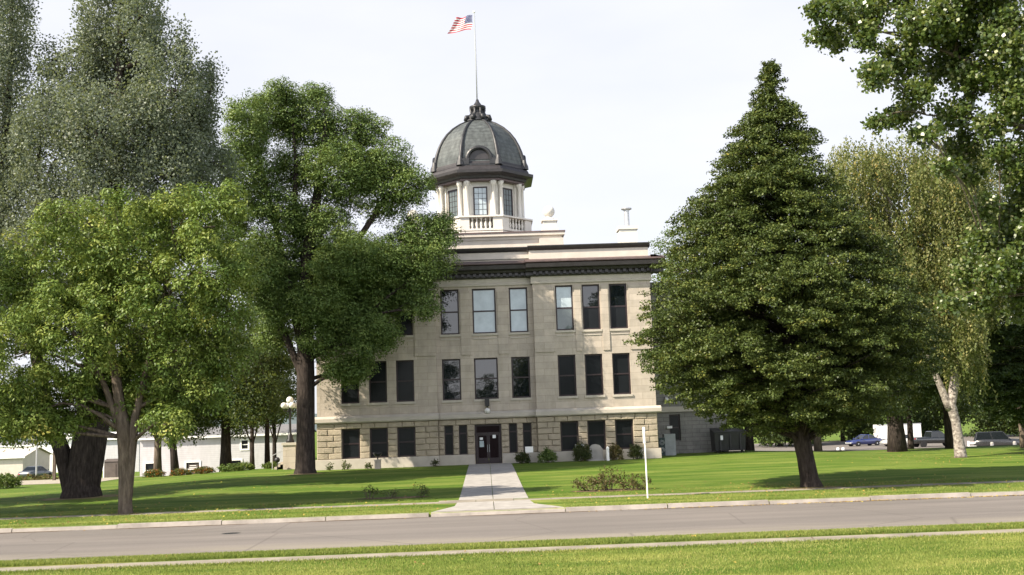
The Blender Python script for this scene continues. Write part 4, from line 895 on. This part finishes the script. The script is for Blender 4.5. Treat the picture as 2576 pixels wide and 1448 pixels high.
for px, lb in ((95, 'low dry brush in front of the parked dark car'), (150, 'low dry brush beside the tan post')): shrub('brush', lb, px, 98, 4.2, .9, 'drybush', px, 'dry brush beyond the gravel lane', size=.2, n=70)

# ------------------------------------------------------------------ lamps, posts, small things
lp0 = g3(730, 80)
pier = thing('stair_pier', 'grey stone pier carrying the five globe lamp beside the side stair', 'pier', lp0)
MB().box(-.45, .45, -.45, .45, -.1, 1.72).build('shaft', M['ashlar'], pier); MB().box(-.53, .53, -.53, .53, 1.72, 1.9).build('cap', M['trim'], pier)
lamp = thing('street_lamp', 'black ornate lamp post with five white globes on the stone pier', 'lamp post', (lp0[0], lp0[1], lp0[2] + 1.9))
MB().lathe((0, 0, 0), [(.3, 0), (.3, .15), (.2, .3), (.22, .5), (.12, .62), (.09, .8), (.075, 2.2), (.11, 2.3), (.08, 2.42), (.06, 2.55), (.06, 2.85)], 12).build('post', M['black'], lamp, True)
for k in range(4):
    a = k * math.pi / 2 + .5; c, s = math.cos(a), math.sin(a)
    MB().tube([(0, 0, 2.3), (.25 * c, .25 * s, 2.2), (.45 * c, .45 * s, 2.3), (.45 * c, .45 * s, 2.45)], .035, 6).build('arm', M['black'], lamp)
    MB().sphere((.45 * c, .45 * s, 2.66), .23, 14).build('globe', M['globe'], lamp, True)
MB().sphere((0, 0, 3.05), .26, 14).build('globe', M['globe'], lamp, True)
rl = thing('stair_railing', 'thin grey pipe railing of the side stair left of the pier', 'railing', g3(688, 80.5))
MB().tube([(-.1, 0, 0), (-.1, 0, 1.0), (1.0, .1, 1.5)], .03, 6).tube([(.5, .05, 0), (.5, .05, 1.27)], .025, 6).build('rail', M['grey_metal'], rl)
st = thing('side_stair', 'grey stone steps beside the pier at the left end of the building', 'stairs', g3(712, 81)); q = MB()
for k in range(3): q.box(-.55 + .22 * k, .5, -.6, .8, -.1, .17 * (k + 1))
q.build('steps', M['ashlar'], st)
bp = thing('floodlight', 'black round floodlight on a thin stalk beside the side stair', 'floodlight', g3(697, 79)); MB().tube([(0, 0, 0), (0, 0, .55)], .04, 6).build('stalk', M['black'], bp); MB().sphere((0, 0, .72), .2, 12).build('head', M['black'], bp, True)
pd = thing('stone_pedestal', 'short square stone post on the grass before the left basement windows', 'pedestal', g3(949, 74.6)); MB().box(-.2, .2, -.2, .2, -.05, .55).build('block', M['ashlar'], pd); MB().box(-.23, .23, -.23, .23, .55, .62).build('cap', M['trim'], pd)
fl = thing('floodlight', 'black bowl shaped floodlight on top of the short stone post', 'floodlight', (g3(949, 74.6)[0], 74.6, g3(949, 74.6)[2] + .62)); MB().tube([(0, 0, 0), (0, 0, .16)], .05, 8).build('stalk', M['black'], fl); MB().lathe((0, 0, .14), [(.06, 0), (.2, .1), (.33, .3), (.3, .33)], 14).build('head', M['black'], fl, True)
# entrance lamp on the wall
el = thing('wall_lamp', 'black bracket lamp with one white globe above the entrance door', 'lamp', (X0 + .0, YF + CB - .03, 4.3))
MB().box(-.15, .15, -.28, .02, .0, .55).build('bracket', M['black'], el); MB().tube([(0, -.14, 0), (0, -.22, -.15)], .04, 6).build('stem', M['black'], el); MB().sphere((0, -.24, -.32), .21, 14).build('globe', M['globe'], el, True)
wl2 = thing('wall_lamp', 'small white security lamp on the set back right wing', 'lamp', (X0 + 13.75, YF + 7.9, 4.45)); MB().sphere((0, -.16, 0), .16, 12).build('globe', M['globe'], wl2, True); MB().box(-.08, .08, -.1, .09, -.08, .2).build('bracket', M['grey_metal'], wl2)
mbx = thing('mailbox', 'small white box on the wall beside the narrow side window', 'box', (X0 + 13.9, YF + 7.96, 2.35)); MB().box(-.22, .18, -.16, .03, -.09, .09).build('box', M['white_paint'], mbx); MB().tube([(-.22, -.165, .09), (.18, -.165, .09)], .014, 6).build('lid_edge', M['grey_metal'], mbx)
# notices on the door
for k, (x, z, w_, h, lb) in enumerate([(-.48, 2.08, .22, .16, 'small white notice above the larger poster on the left door'), (-.46, 1.72, .3, .42, 'larger white poster on the left door leaf'), (.42, 2.2, .22, .22, 'white notice on the glass of the right door leaf')]):
    q = MB().box(-w_ / 2, w_ / 2, -.006, .006, -h / 2, h / 2); o = q.build('door_notice', M['paper'] if k != 1 else M['pane_blind']); o.location = (X0 + x, YF + CB + .16, z); tag(o, lb, 'notice', 'notices on the entrance door')
sp = thing('street_sign_post', 'thin white post with an edge on sign plate beside the far sidewalk', 'sign post', g3(1622, 43.2))
MB().tube([(0, 0, -.2), (-.01, 0, 2.72)], .03, 8).build('post', M['white_paint'], sp); MB().box(-.05, -.022, -.24, .2, 2.12, 2.76).build('sign_plate', M['white_paint'], sp); MB().box(-.03, .06, -.02, .02, 2.18, 2.21).box(-.03, .06, -.02, .02, 2.62, 2.65).build('bolts', M['grey_metal'], sp)
yd = thing('yard_sign', 'small white sign on a thin stake in the grass right of the door', 'sign', g3(1330, 74.9)); MB().tube([(0, 0, 0), (0, 0, .75)], .02, 6).build('stake', M['grey_metal'], yd); MB().box(-.27, .27, -.03, -.015, .72, 1.12).build('panel', M['white_paint'], yd)
ys = thing('yard_sign', 'thin upright wooden frame sign among the bushes of the right wing', 'sign', g3(1457, 75.2)); MB().box(-.16, -.11, -.02, .02, 0, 1.75).box(.12, .16, -.02, .02, 0, 1.7).box(-.11, .12, -.02, .02, 1.64, 1.7).build('frame', M['bark_pale'], ys); MB().box(-.3, .3, -.06, -.03, .85, 1.15).build('panel', M['white_paint'], ys)
wp = thing('marker_post', 'short white marker post in front of the basement wall', 'post', g3(1527, 74.5)); MB().box(-.09, .09, -.07, .07, -.05, .8).build('post', M['white_paint'], wp); MB().lathe((0, 0, .8), [(.15, 0), (.15, .05), (.02, .16)], 4, .785).build('cap', M['white_paint'], wp)
rng = np.random.default_rng(9); tb_ = MB(); 
sto = thing('stone_marker', 'rounded pale memorial stone between the bushes', 'stone', g3(1496, 75.1)); pts = [(.52 * math.cos(math.pi * i / 12) * (1 + .06 * math.sin(i * 2)), .62 + .5 * math.sin(math.pi * i / 12)) for i in range(13)] + [(-.5, -.05), (.5, -.05)]
tb_.prism(pts, -.12, .12).build('slab', M['concrete'], sto); MB().box(-.6, .6, -.22, .22, -.05, .1).build('footing', M['concrete'], sto)
ac = thing('air_conditioner', 'pale grey cooling unit with a round dark fan at the inner corner of the wing', 'air conditioner', g3(1676, 80.5)); q = MB().box(-.2, .62, -.3, .5, .0, 1.55); q.build('housing', M['grey_box'], ac)
g_ = MB().box(-.62, -.18, -.42, .4, .0, 1.3); g_.build('cabinet', M['dark_teal'], ac)
for z in (.42, .95):
    f = MB(); 
    for r in (.08, .13, .18): f.tube([(-.4 + r * math.cos(i * .524), -.44, z + r * math.sin(i * .524)) for i in range(13)], .012, 5)
    f.build('fan_guard', M['grey_metal'], ac)
dm = thing('dumpster', 'dark lidded dumpster with a small white label beside the right wing', 'dumpster', g3(1831, 82.6)); q = MB().add([(-1.12, -.7, .15), (1.12, -.7, .15), (1.12, .7, .1), (-1.12, .7, .1), (-1.18, -.8, 1.5), (1.18, -.8, 1.5), (1.18, .8, 1.72), (-1.18, .8, 1.72)], [(3, 2, 1, 0), (4, 5, 6, 7), (0, 1, 5, 4), (1, 2, 6, 5), (2, 3, 7, 6), (3, 0, 4, 7)])
for x in (-.75, 0, .75): q.box(x - .05, x + .05, -.86, -.74, .2, 1.4)
q.build('bin', M['grey_box'] if 0 else M['black'], dm); MB().add([(-1.22, -.86, 1.52), (1.22, -.86, 1.52), (1.22, .84, 1.76), (-1.22, .84, 1.76), (-1.22, -.86, 1.58), (1.22, -.86, 1.58), (1.22, .84, 1.82), (-1.22, .84, 1.82)], [(3, 2, 1, 0), (4, 5, 6, 7), (0, 1, 5, 4), (1, 2, 6, 5), (2, 3, 7, 6), (3, 0, 4, 7)]).build('lid', M['black'], dm)
MB().box(-.75, -.56, -.885, -.87, .95, 1.28).build('label_plate', M['paper'], dm)
for s in (-1, 1): MB().lathe((s * .9, -.5, .0), [(.1, 0), (.12, .06), (.1, .14)], 10).build('caster', M['rubber'], dm)
# barricade, bollards
bc = thing('barricade', 'white two rail wooden barricade in front of the dark off road car', 'barricade', g3(2450, 108)); q = MB()
for x in (-.6, .6): q.box(x - .08, x + .08, -.06, .06, 0, 1.0)
q.build('posts', M['white_paint'], bc)
for z in (.42, .82): MB().box(-.7, .7, -.09, -.062, z - .1, z + .1).build('rail', M['white_paint'], bc)
for px, lb in ((2106, 'left of two short white posts at the edge of the parking lot'), (2119, 'right of two short white posts at the edge of the parking lot'), (2494, 'pale bollard before the nose of the off road car'), (2551, 'pale bollard before the tail of the off road car')):
    b_ = thing('bollard', lb, 'bollard', g3(px, 104), 0, 'short posts along the parking lot'); MB().lathe((0, 0, 0), [(.16, 0), (.16, .75), (.1, .86)], 10).build('post', M['white_paint'] if px < 2200 else M['concrete'], b_); MB().lathe((0, 0, .55), [(.165, 0), (.165, .1)], 10).build('band', M['grey_metal'], b_)

# ------------------------------------------------------------------ vehicles
def car(label, cat, loc, rz, paint, L_=4.5, W_=1.78, roofh=1.45, kind='sedan', name='parked_car', group='parked cars'):
    root = thing(name, label, cat, loc, rz, group); hl = L_ / 2; hw = W_ / 2
    if kind == 'sedan': st = [(-hl, .45, .75, .86), (-hl + .15, .3, .9, .95), (-hl + .9, .24, .98, 1), (-.5, .22, .95, 1), (.6, .22, .93, 1), (hl - .9, .24, .86, 1), (hl - .15, .3, .72, .93), (hl, .42, .6, .82)]; gh = [(-hl + .75, .95), (-hl + 1.45, roofh - .02), (.1, roofh), (.95, .92)]
    elif kind == 'suv': st = [(-hl, .5, .95, .9), (-hl + .12, .38, 1.1, .97), (-hl + .9, .32, 1.14, 1), (0, .3, 1.12, 1), (hl - 1.2, .32, 1.1, 1), (hl - .2, .36, 1.02, .95), (hl, .5, .9, .86)]; gh = [(-hl + .1, 1.1), (-hl + .32, roofh - .03), (.35, roofh), (1.0, 1.1)]
    else: st = [(-hl, .55, 1.1, .95), (-hl + .1, .45, 1.15, 1), (-.4, .42, 1.15, 1), (.3, .4, 1.12, 1), (hl - 1.2, .4, 1.1, 1), (hl - .2, .45, 1.05, .95), (hl, .55, .95, .88)]; gh = [(-.75, 1.12), (-.6, roofh - .02), (.5, roofh), (1.15, 1.1)]
    body = MB(); vs = []; fs = []; n = 10
    for x, a, b, k in st:
        w_ = hw * k
        for y, z in ((-w_ * .86, a), (-w_, a + (b - a) * .25), (-w_, a + (b - a) * .65), (-w_ * .93, b - .05), (-w_ * .8, b), (w_ * .8, b), (w_ * .93, b - .05), (w_, a + (b - a) * .65), (w_, a + (b - a) * .25), (w_ * .86, a)): vs.append((x, y, z))
    for i in range(len(st) - 1):
        for k in range(n): fs.append((i * n + k, (i + 1) * n + k, (i + 1) * n + (k + 1) % n, i * n + (k + 1) % n))
    fs += [tuple(range(n)), tuple(range((len(st) - 1) * n + n - 1, (len(st) - 1) * n - 1, -1))]
    body.add(vs, fs); bo = body.build('body', paint, root, True)
    g = MB(); (xa, za), (xb, zb), (xc, zc), (xd, zd) = gh; wb, wt_ = hw * .9, hw * .74
    V = [(xa, -wb, za - .04), (xb, -wt_, zb - .05), (xc, -wt_, zc - .05), (xd, -wb, zd - .04)]; V += [(x, -y, z) for x, y, z in V]
    g.add(V, [(0, 3, 2, 1), (4, 5, 6, 7), (0, 1, 5, 4), (1, 2, 6, 5), (2, 3, 7, 6)]); g.build('window_glass', M['car_glass'], root)
    r = MB(); r.add([(xb - .04, -wt_ * 1.01, zb - .06), (xc + .05, -wt_ * 1.01, zc - .06), (xc + .05, wt_ * 1.01, zc - .06), (xb - .04, wt_ * 1.01, zb - .06), (xb + .08, -wt_ * .85, zb + .01), (xc - .08, -wt_ * .85, zc + .01), (xc - .08, wt_ * .85, zc + .01), (xb + .08, wt_ * .85, zb + .01)], [(4, 5, 6, 7), (0, 1, 5, 4), (1, 2, 6, 5), (2, 3, 7, 6), (3, 0, 4, 7)])
    for s in (-1, 1):
        for p, q in (((xa, za), (xb, zb)), ((xd, zd), (xc, zc)), (((xa + xd) / 2, (za + zd) / 2), ((xb + xc) / 2, (zb + zc) / 2))): r.tube([(p[0], s * wb, p[1] - .05), (q[0], s * wt_, q[1] - .05)], .035, 5)
    r.build('roof', paint, root)
    wr = .33 if kind == 'sedan' else .38
    for x in (-hl + .85, hl - .85):
        for s in (-1, 1):
            q = MB().lathe((0, 0, 0), [(wr * .6, -.11), (wr, -.1), (wr, .1), (wr * .6, .11)], 16); q.v = [(x + a, s * (hw - .09) + c, wr + b) for a, b, c in q.v]; wo = q.build('wheel', M['rubber'], root)
            q = MB().lathe((0, 0, 0), [(wr * .62, -.1), (wr * .55, .1), (.05, .115 if s > 0 else -.115)], 12); q.v = [(x + a, s * (hw - .09) + c * s, wr + b) for a, b, c in q.v]; q.build('rim', M['grey_metal'], wo)
    zl = st[-1][2] - .12
    for s in (-1, 1):
        MB().sphere((hl - .07, s * hw * .62, zl), .13, 10, .7).build('headlight', M['globe'], root, True); MB().sphere((-hl + .06, s * hw * .66, st[0][2] - .12), .11, 10, .9).build('tail_light', M['taillight'], root, True)
        MB().sphere((gh[3][0] - .15, s * (hw + .08), gh[3][1] + .06), .09, 8, .8).build('mirror', paint, root, True)
    MB().box(hl - .05, hl + .04, -hw * .75, hw * .75, st[-1][1] - .02, st[-1][1] + .12).build('bumper', M['grey_box'], root)
    return root
M['taillight'] = plain('red lens', (.45, .02, .02), .3, .05, 2)
def gz(px, D): return g3(px, D)
car('dark blue hatchback parked left of the white trailer', 'car', gz(2172, 138), math.pi + .25, carpaint('dark blue paint', (.02, .03, .12)), 4.4)
car('silver white sedan parked before the white trailer, partly behind the thick trunk', 'car', gz(2265, 132), math.pi - .1, carpaint('silver white paint', (.55, .55, .53)), 4.6)
car('black pickup truck parked between the white trailer and the birch trunk', 'pickup truck', gz(2350, 125), .1, carpaint('black paint', (.012, .014, .015)), 5.3, 1.9, 1.8, 'pickup', 'parked_truck')
car('dark grey off road car with silver nose at the right border', 'car', gz(2512, 108), -.35, carpaint('dark grey paint', (.025, .026, .028)), 4.6, 1.9, 1.85, 'suv')
car('dark grey car half hidden behind brush at the left border', 'car', gz(92, 125), 1.35, carpaint('grey blue paint', (.07, .08, .09)), 4.3)
tl = thing('trailer', 'long white enclosed trailer behind the silver sedan', 'trailer', gz(2258, 150)); MB().box(-2.9, 2.9, -1.1, 1.1, .55, 2.5).build('box', M['white_paint'], tl); MB().box(-2.95, 2.95, -1.14, -1.102, 2.42, 2.54).box(-2.95, 2.95, -1.14, -1.102, .5, .6).build('trim', M['grey_metal'], tl)
for x in (-.4, .5): q = MB().lathe((0, 0, 0), [(.2, -.1), (.34, -.1), (.34, .1), (.2, .1)], 14); q.v = [(x + a, -1.0 + c, .34 + b) for a, b, c in q.v]; q.build('wheel', M['rubber'], tl)
MB().tube([(-2.9, 0, .6), (-3.9, 0, .5)], .06, 6).build('hitch', M['black'], tl)

# ------------------------------------------------------------------ buildings on the left
def far_building(name, label, px0, px1, D, h, depth, mat, roof='roof_far', slope=.8, wins=(), z=None):
    a, b = at(px0, 1150, D), at(px1, 1150, D); zz = tz(a.x, D) if z is None else z
    root = thing(name, label, 'building', ((a.x + b.x) / 2, D, zz)); hw = (b.x - a.x) / 2; q = MB()
    ops = [((wx - (a.x + b.x) / 2) - ww / 2, (wx - (a.x + b.x) / 2) + ww / 2, z0, z0 + wh) for wx, ww, z0, wh in wins]
    wall(q, -hw, hw, -.3, h, 0, ops, .15); q.quad((hw, 0, -.3), (hw, depth, -.3), (hw, depth, h), (hw, 0, h)); q.quad((-hw, 0, -.3), (-hw, depth, -.3), (-hw, depth, h), (-hw, 0, h))
    for s in (-1, 1): q.add([(s * hw, 0, h), (s * hw, depth, h), (s * hw, depth / 2, h + slope)], [(0, 1, 2)])
    q.build('wall', M[mat], root)
    r = MB(); e = .35
    r.add([(-hw - e, -e, h - .05), (hw + e, -e, h - .05), (hw + e, depth / 2, h + slope + .06), (-hw - e, depth / 2, h + slope + .06), (hw + e, depth + e, h - .05), (-hw - e, depth + e, h - .05)], [(0, 1, 2, 3), (3, 2, 4, 5)]); r.build('roof', M[roof], root)
    MB().box(-hw - e, hw + e, -e - .04, -e - .003, h - .22, h - .02).build('fascia', M['white_paint'], root)
    for x0, x1, z0, z1 in ops:
        f = MB(); t = .16
        f.box(x0 - t, x0, -.06, -.003, z0 - t, z1 + t); f.box(x1, x1 + t, -.06, -.003, z0 - t, z1 + t); f.box(x0, x1, -.06, -.003, z1, z1 + t); f.box(x0, x1, -.06, -.003, z0 - t, z0); f.box(x0, x1, .03, .07, (z0 + z1) / 2 - .04, (z0 + z1) / 2 + .04)
        wo = f.build('window', M['white_paint'], root); MB().box(x0, x1, .08, .12, z0, z1).build('pane', M['pane_dark'], wo)
    return root
DG = 108
def wx(px): return at(px, 1150, DG).x
gb = far_building('grey_building', 'long pale grey sided building with white framed windows behind the left trees', 352, 752, DG, 4.15, 9, 'siding',
                  wins=[(wx(380), 1.05, .3, 1.35), (wx(485), 1.25, .35, 1.25), (wx(593), 1.0, .45, 1.2), (wx(616), .6, 2.75, .8)])
q = MB()
for k, (w_, z) in enumerate([(.62, 1.3), (.7, 1.12), (.5, .94), (.66, .78)]): q.box(-w_ / 2, w_ / 2, -.012, .0, z - .03, z + .03)
sg = thing('window_sign', 'dark window sign with rows of pale lettering in the grey building', 'sign', (wx(485), DG + .06, tz(wx(485), DG))); MB().box(-.5, .5, .004, .016, .55, 1.5).build('board', M['brown'], sg); q.build('lettering', M['paper'], sg)
far_building('white_building', 'long low white building far left beyond the gravel lane', 88, 268, 150, 4.7, 12, 'white_paint', 'white_paint', .5, z=-1.5)
far_building('white_building', 'lower white shed cut off by the left border', -80, 86, 156, 3.9, 12, 'white_paint', 'roof_far', .4, z=-1.5)
far_building('white_building', 'small pale building between the massive trunk and the maple trunk', 262, 350, 140, 4.4, 10, 'siding', 'roof_far', .5, z=-1.45)
far_building('tent_building', 'low pale pink tent sided storage building before the white shed', -90, 58, 132, 2.6, 8, 'cream', 'cream', .9, z=-1.4)
bb = thing('utility_shed', 'dark brown utility box between the massive trunk and the maple trunk', 'shed', g3(284, 96)); MB().box(-.62, .62, -.5, .5, -.1, 1.62).build('box', M['brown'], bb); MB().add([(-.68, -.56, 1.62), (.68, -.56, 1.62), (.68, .56, 1.62), (-.68, .56, 1.62), (-.5, 0, 1.85), (.5, 0, 1.85)], [(0, 1, 5, 4), (1, 2, 5), (2, 3, 4, 5), (3, 0, 4)]).build('lid', M['brown'], bb); MB().box(-.45, .45, -.53, -.502, .1, 1.4).build('door', M['brown'], bb)
tp = thing('wooden_post', 'tan wooden post left of the massive trunk', 'post', g3(138, 84)); MB().box(-.1, .1, -.1, .1, -.1, 2.1).build('post', M['bark_pale'], tp); MB().add([(-.12, -.12, 2.1), (.12, -.12, 2.1), (.12, .12, 2.1), (-.12, .12, 2.1), (0, 0, 2.22)], [(0, 1, 4), (1, 2, 4), (2, 3, 4), (3, 0, 4)]).build('cap', M['bark_pale'], tp)
up_ = thing('utility_pole', 'thin grey pole in front of the white buildings at far left', 'pole', g3(93, 110)); MB().tube([(0, 0, -.1), (0, 0, 4.4)], .08, 8).build('pole', M['grey_metal'], up_); MB().tube([(0, 0, 4.2), (.5, 0, 4.4)], .04, 6).build('arm', M['grey_metal'], up_)
wp2 = thing('utility_pole', 'thin white pole right of the massive trunk', 'pole', g3(262, 94)); MB().tube([(0, 0, -.1), (0, 0, 4.2)], .06, 8).build('pole', M['white_paint'], wp2); MB().sphere((0, 0, 4.25), .1, 8).build('cap', M['white_paint'], wp2)

# ------------------------------------------------------------------ grass blades
rng = np.random.default_rng(77)
def blades(n, xr, yr, hmin, hmax, mean=.45):
    x = rng.uniform(*xr, n); y = rng.uniform(*yr, n); return x, y, rng.uniform(hmin, hmax, n), np.clip(rng.normal(mean, .22, n), 0, 1)
sets = [blades(90000, (-13, 13.5), (19.5, 26.72), .03, .075, .5), blades(42000, (-15, 16), (27.88, 30.35), .04, .1, .45), blades(9000, (-15, 16), (27.86, 28.1), .07, .13, .3), blades(30000, (-21, 22), (40.05, 44.25), .03, .075, .45), blades(12000, (-21, 22), (45.6, 48), .03, .07, .3),
        blades(5000, (-21, 22), (40.02, 40.2), .05, .12), blades(9000, (-15, 16), (26.5, 26.78), .05, .1), blades(7000, (-15, 16), (30.2, 30.5), .03, .07, .6)]
X = np.concatenate([s[0] for s in sets]); Y = np.concatenate([s[1] for s in sets]); Hh = np.concatenate([s[2] for s in sets]); TI = np.concatenate([s[3] for s in sets])
TI = TI + .22 * np.sin(X * .9 + np.sin(Y * 1.3) * 2) * np.sin(Y * 1.7 + X * .2)
keep = ~((X > -2.1) & (X < 2.8) & (Y > 39.5) & (Y < 80)); X, Y, Hh, TI = X[keep], Y[keep], Hh[keep], TI[keep]
Z = np.array([ground_z(a, b) if not (30.3 < b < 31) else -.15 for a, b in zip(X, Y)])
n = len(X); C = np.stack([X, Y, Z + Hh * .45], 1); U = rng.normal(size=(n, 3)) * .35 + np.array([0, 0, 1]); Nn = rng.normal(size=(n, 3)) * np.array([1, 1, .1]); Nn /= np.linalg.norm(Nn, axis=1, keepdims=True); U -= (U * Nn).sum(1, keepdims=True) * Nn
gr = leaf_mesh('grass', C, U, Nn, Hh, np.full(n, .014), TI, LM['grass'], None); tag(gr, 'short mown grass on the lawn and verges', 'grass', kind='stuff')

# fallen leaves on the grass and in the gutter
rng = np.random.default_rng(5)
pts = []
for cx, cy, sx, sy, n in ((-13, 45, 7, 3, 500), (14, 46, 6, 2.6, 450), (-20, 60, 8, 5, 350), (30, 66, 7, 5, 350), (0, 25, 12, 4, 120), (12, 28.8, 5, .7, 80), (0, 42, 18, 1.6, 220)):
    pts.append(np.stack([rng.normal(cx, sx, n), rng.normal(cy, sy, n)], 1))
gx_ = rng.uniform(2.8, 24, 1500); gx_ = gx_[rng.random(1500) < (gx_ - 2) / 22]; pts.append(np.stack([gx_, 39.72 - np.abs(rng.normal(0, .12, len(gx_)))], 1))
XY = np.vstack(pts); XY = XY[((XY[:, 1] < 30.2) | (XY[:, 1] > 39.3)) & (XY[:, 1] < 75) & ~((np.abs(XY[:, 0] - .2) < 1.6) & (XY[:, 1] > 40))]
Z = np.array([(-.125 if 30.2 < b < 39.8 else max(ground_z(a, b), .0 if b > 39.8 else -1) + .035) for a, b in XY]); n = len(XY)
C = np.stack([XY[:, 0], XY[:, 1], Z], 1); Nn = sph(n, rng) * .5 + np.array([0, -.2, 1]); Nn /= np.linalg.norm(Nn, axis=1, keepdims=True); U = sph(n, rng); U -= (U * Nn).sum(1, keepdims=True) * Nn
ln = rng.uniform(.06, .11, n)
fl_ = leaf_mesh('fallen_leaves', C, U, Nn, ln, ln * .7, rng.random(n), leafmat('fallen leaves', [(0, (.12, .07, .03)), (.5, (.26, .17, .06)), (1, (.42, .34, .06))], .1), None)
tag(fl_, 'scattered yellow and brown fallen leaves on the grass and in the gutter', 'leaves', kind='stuff')
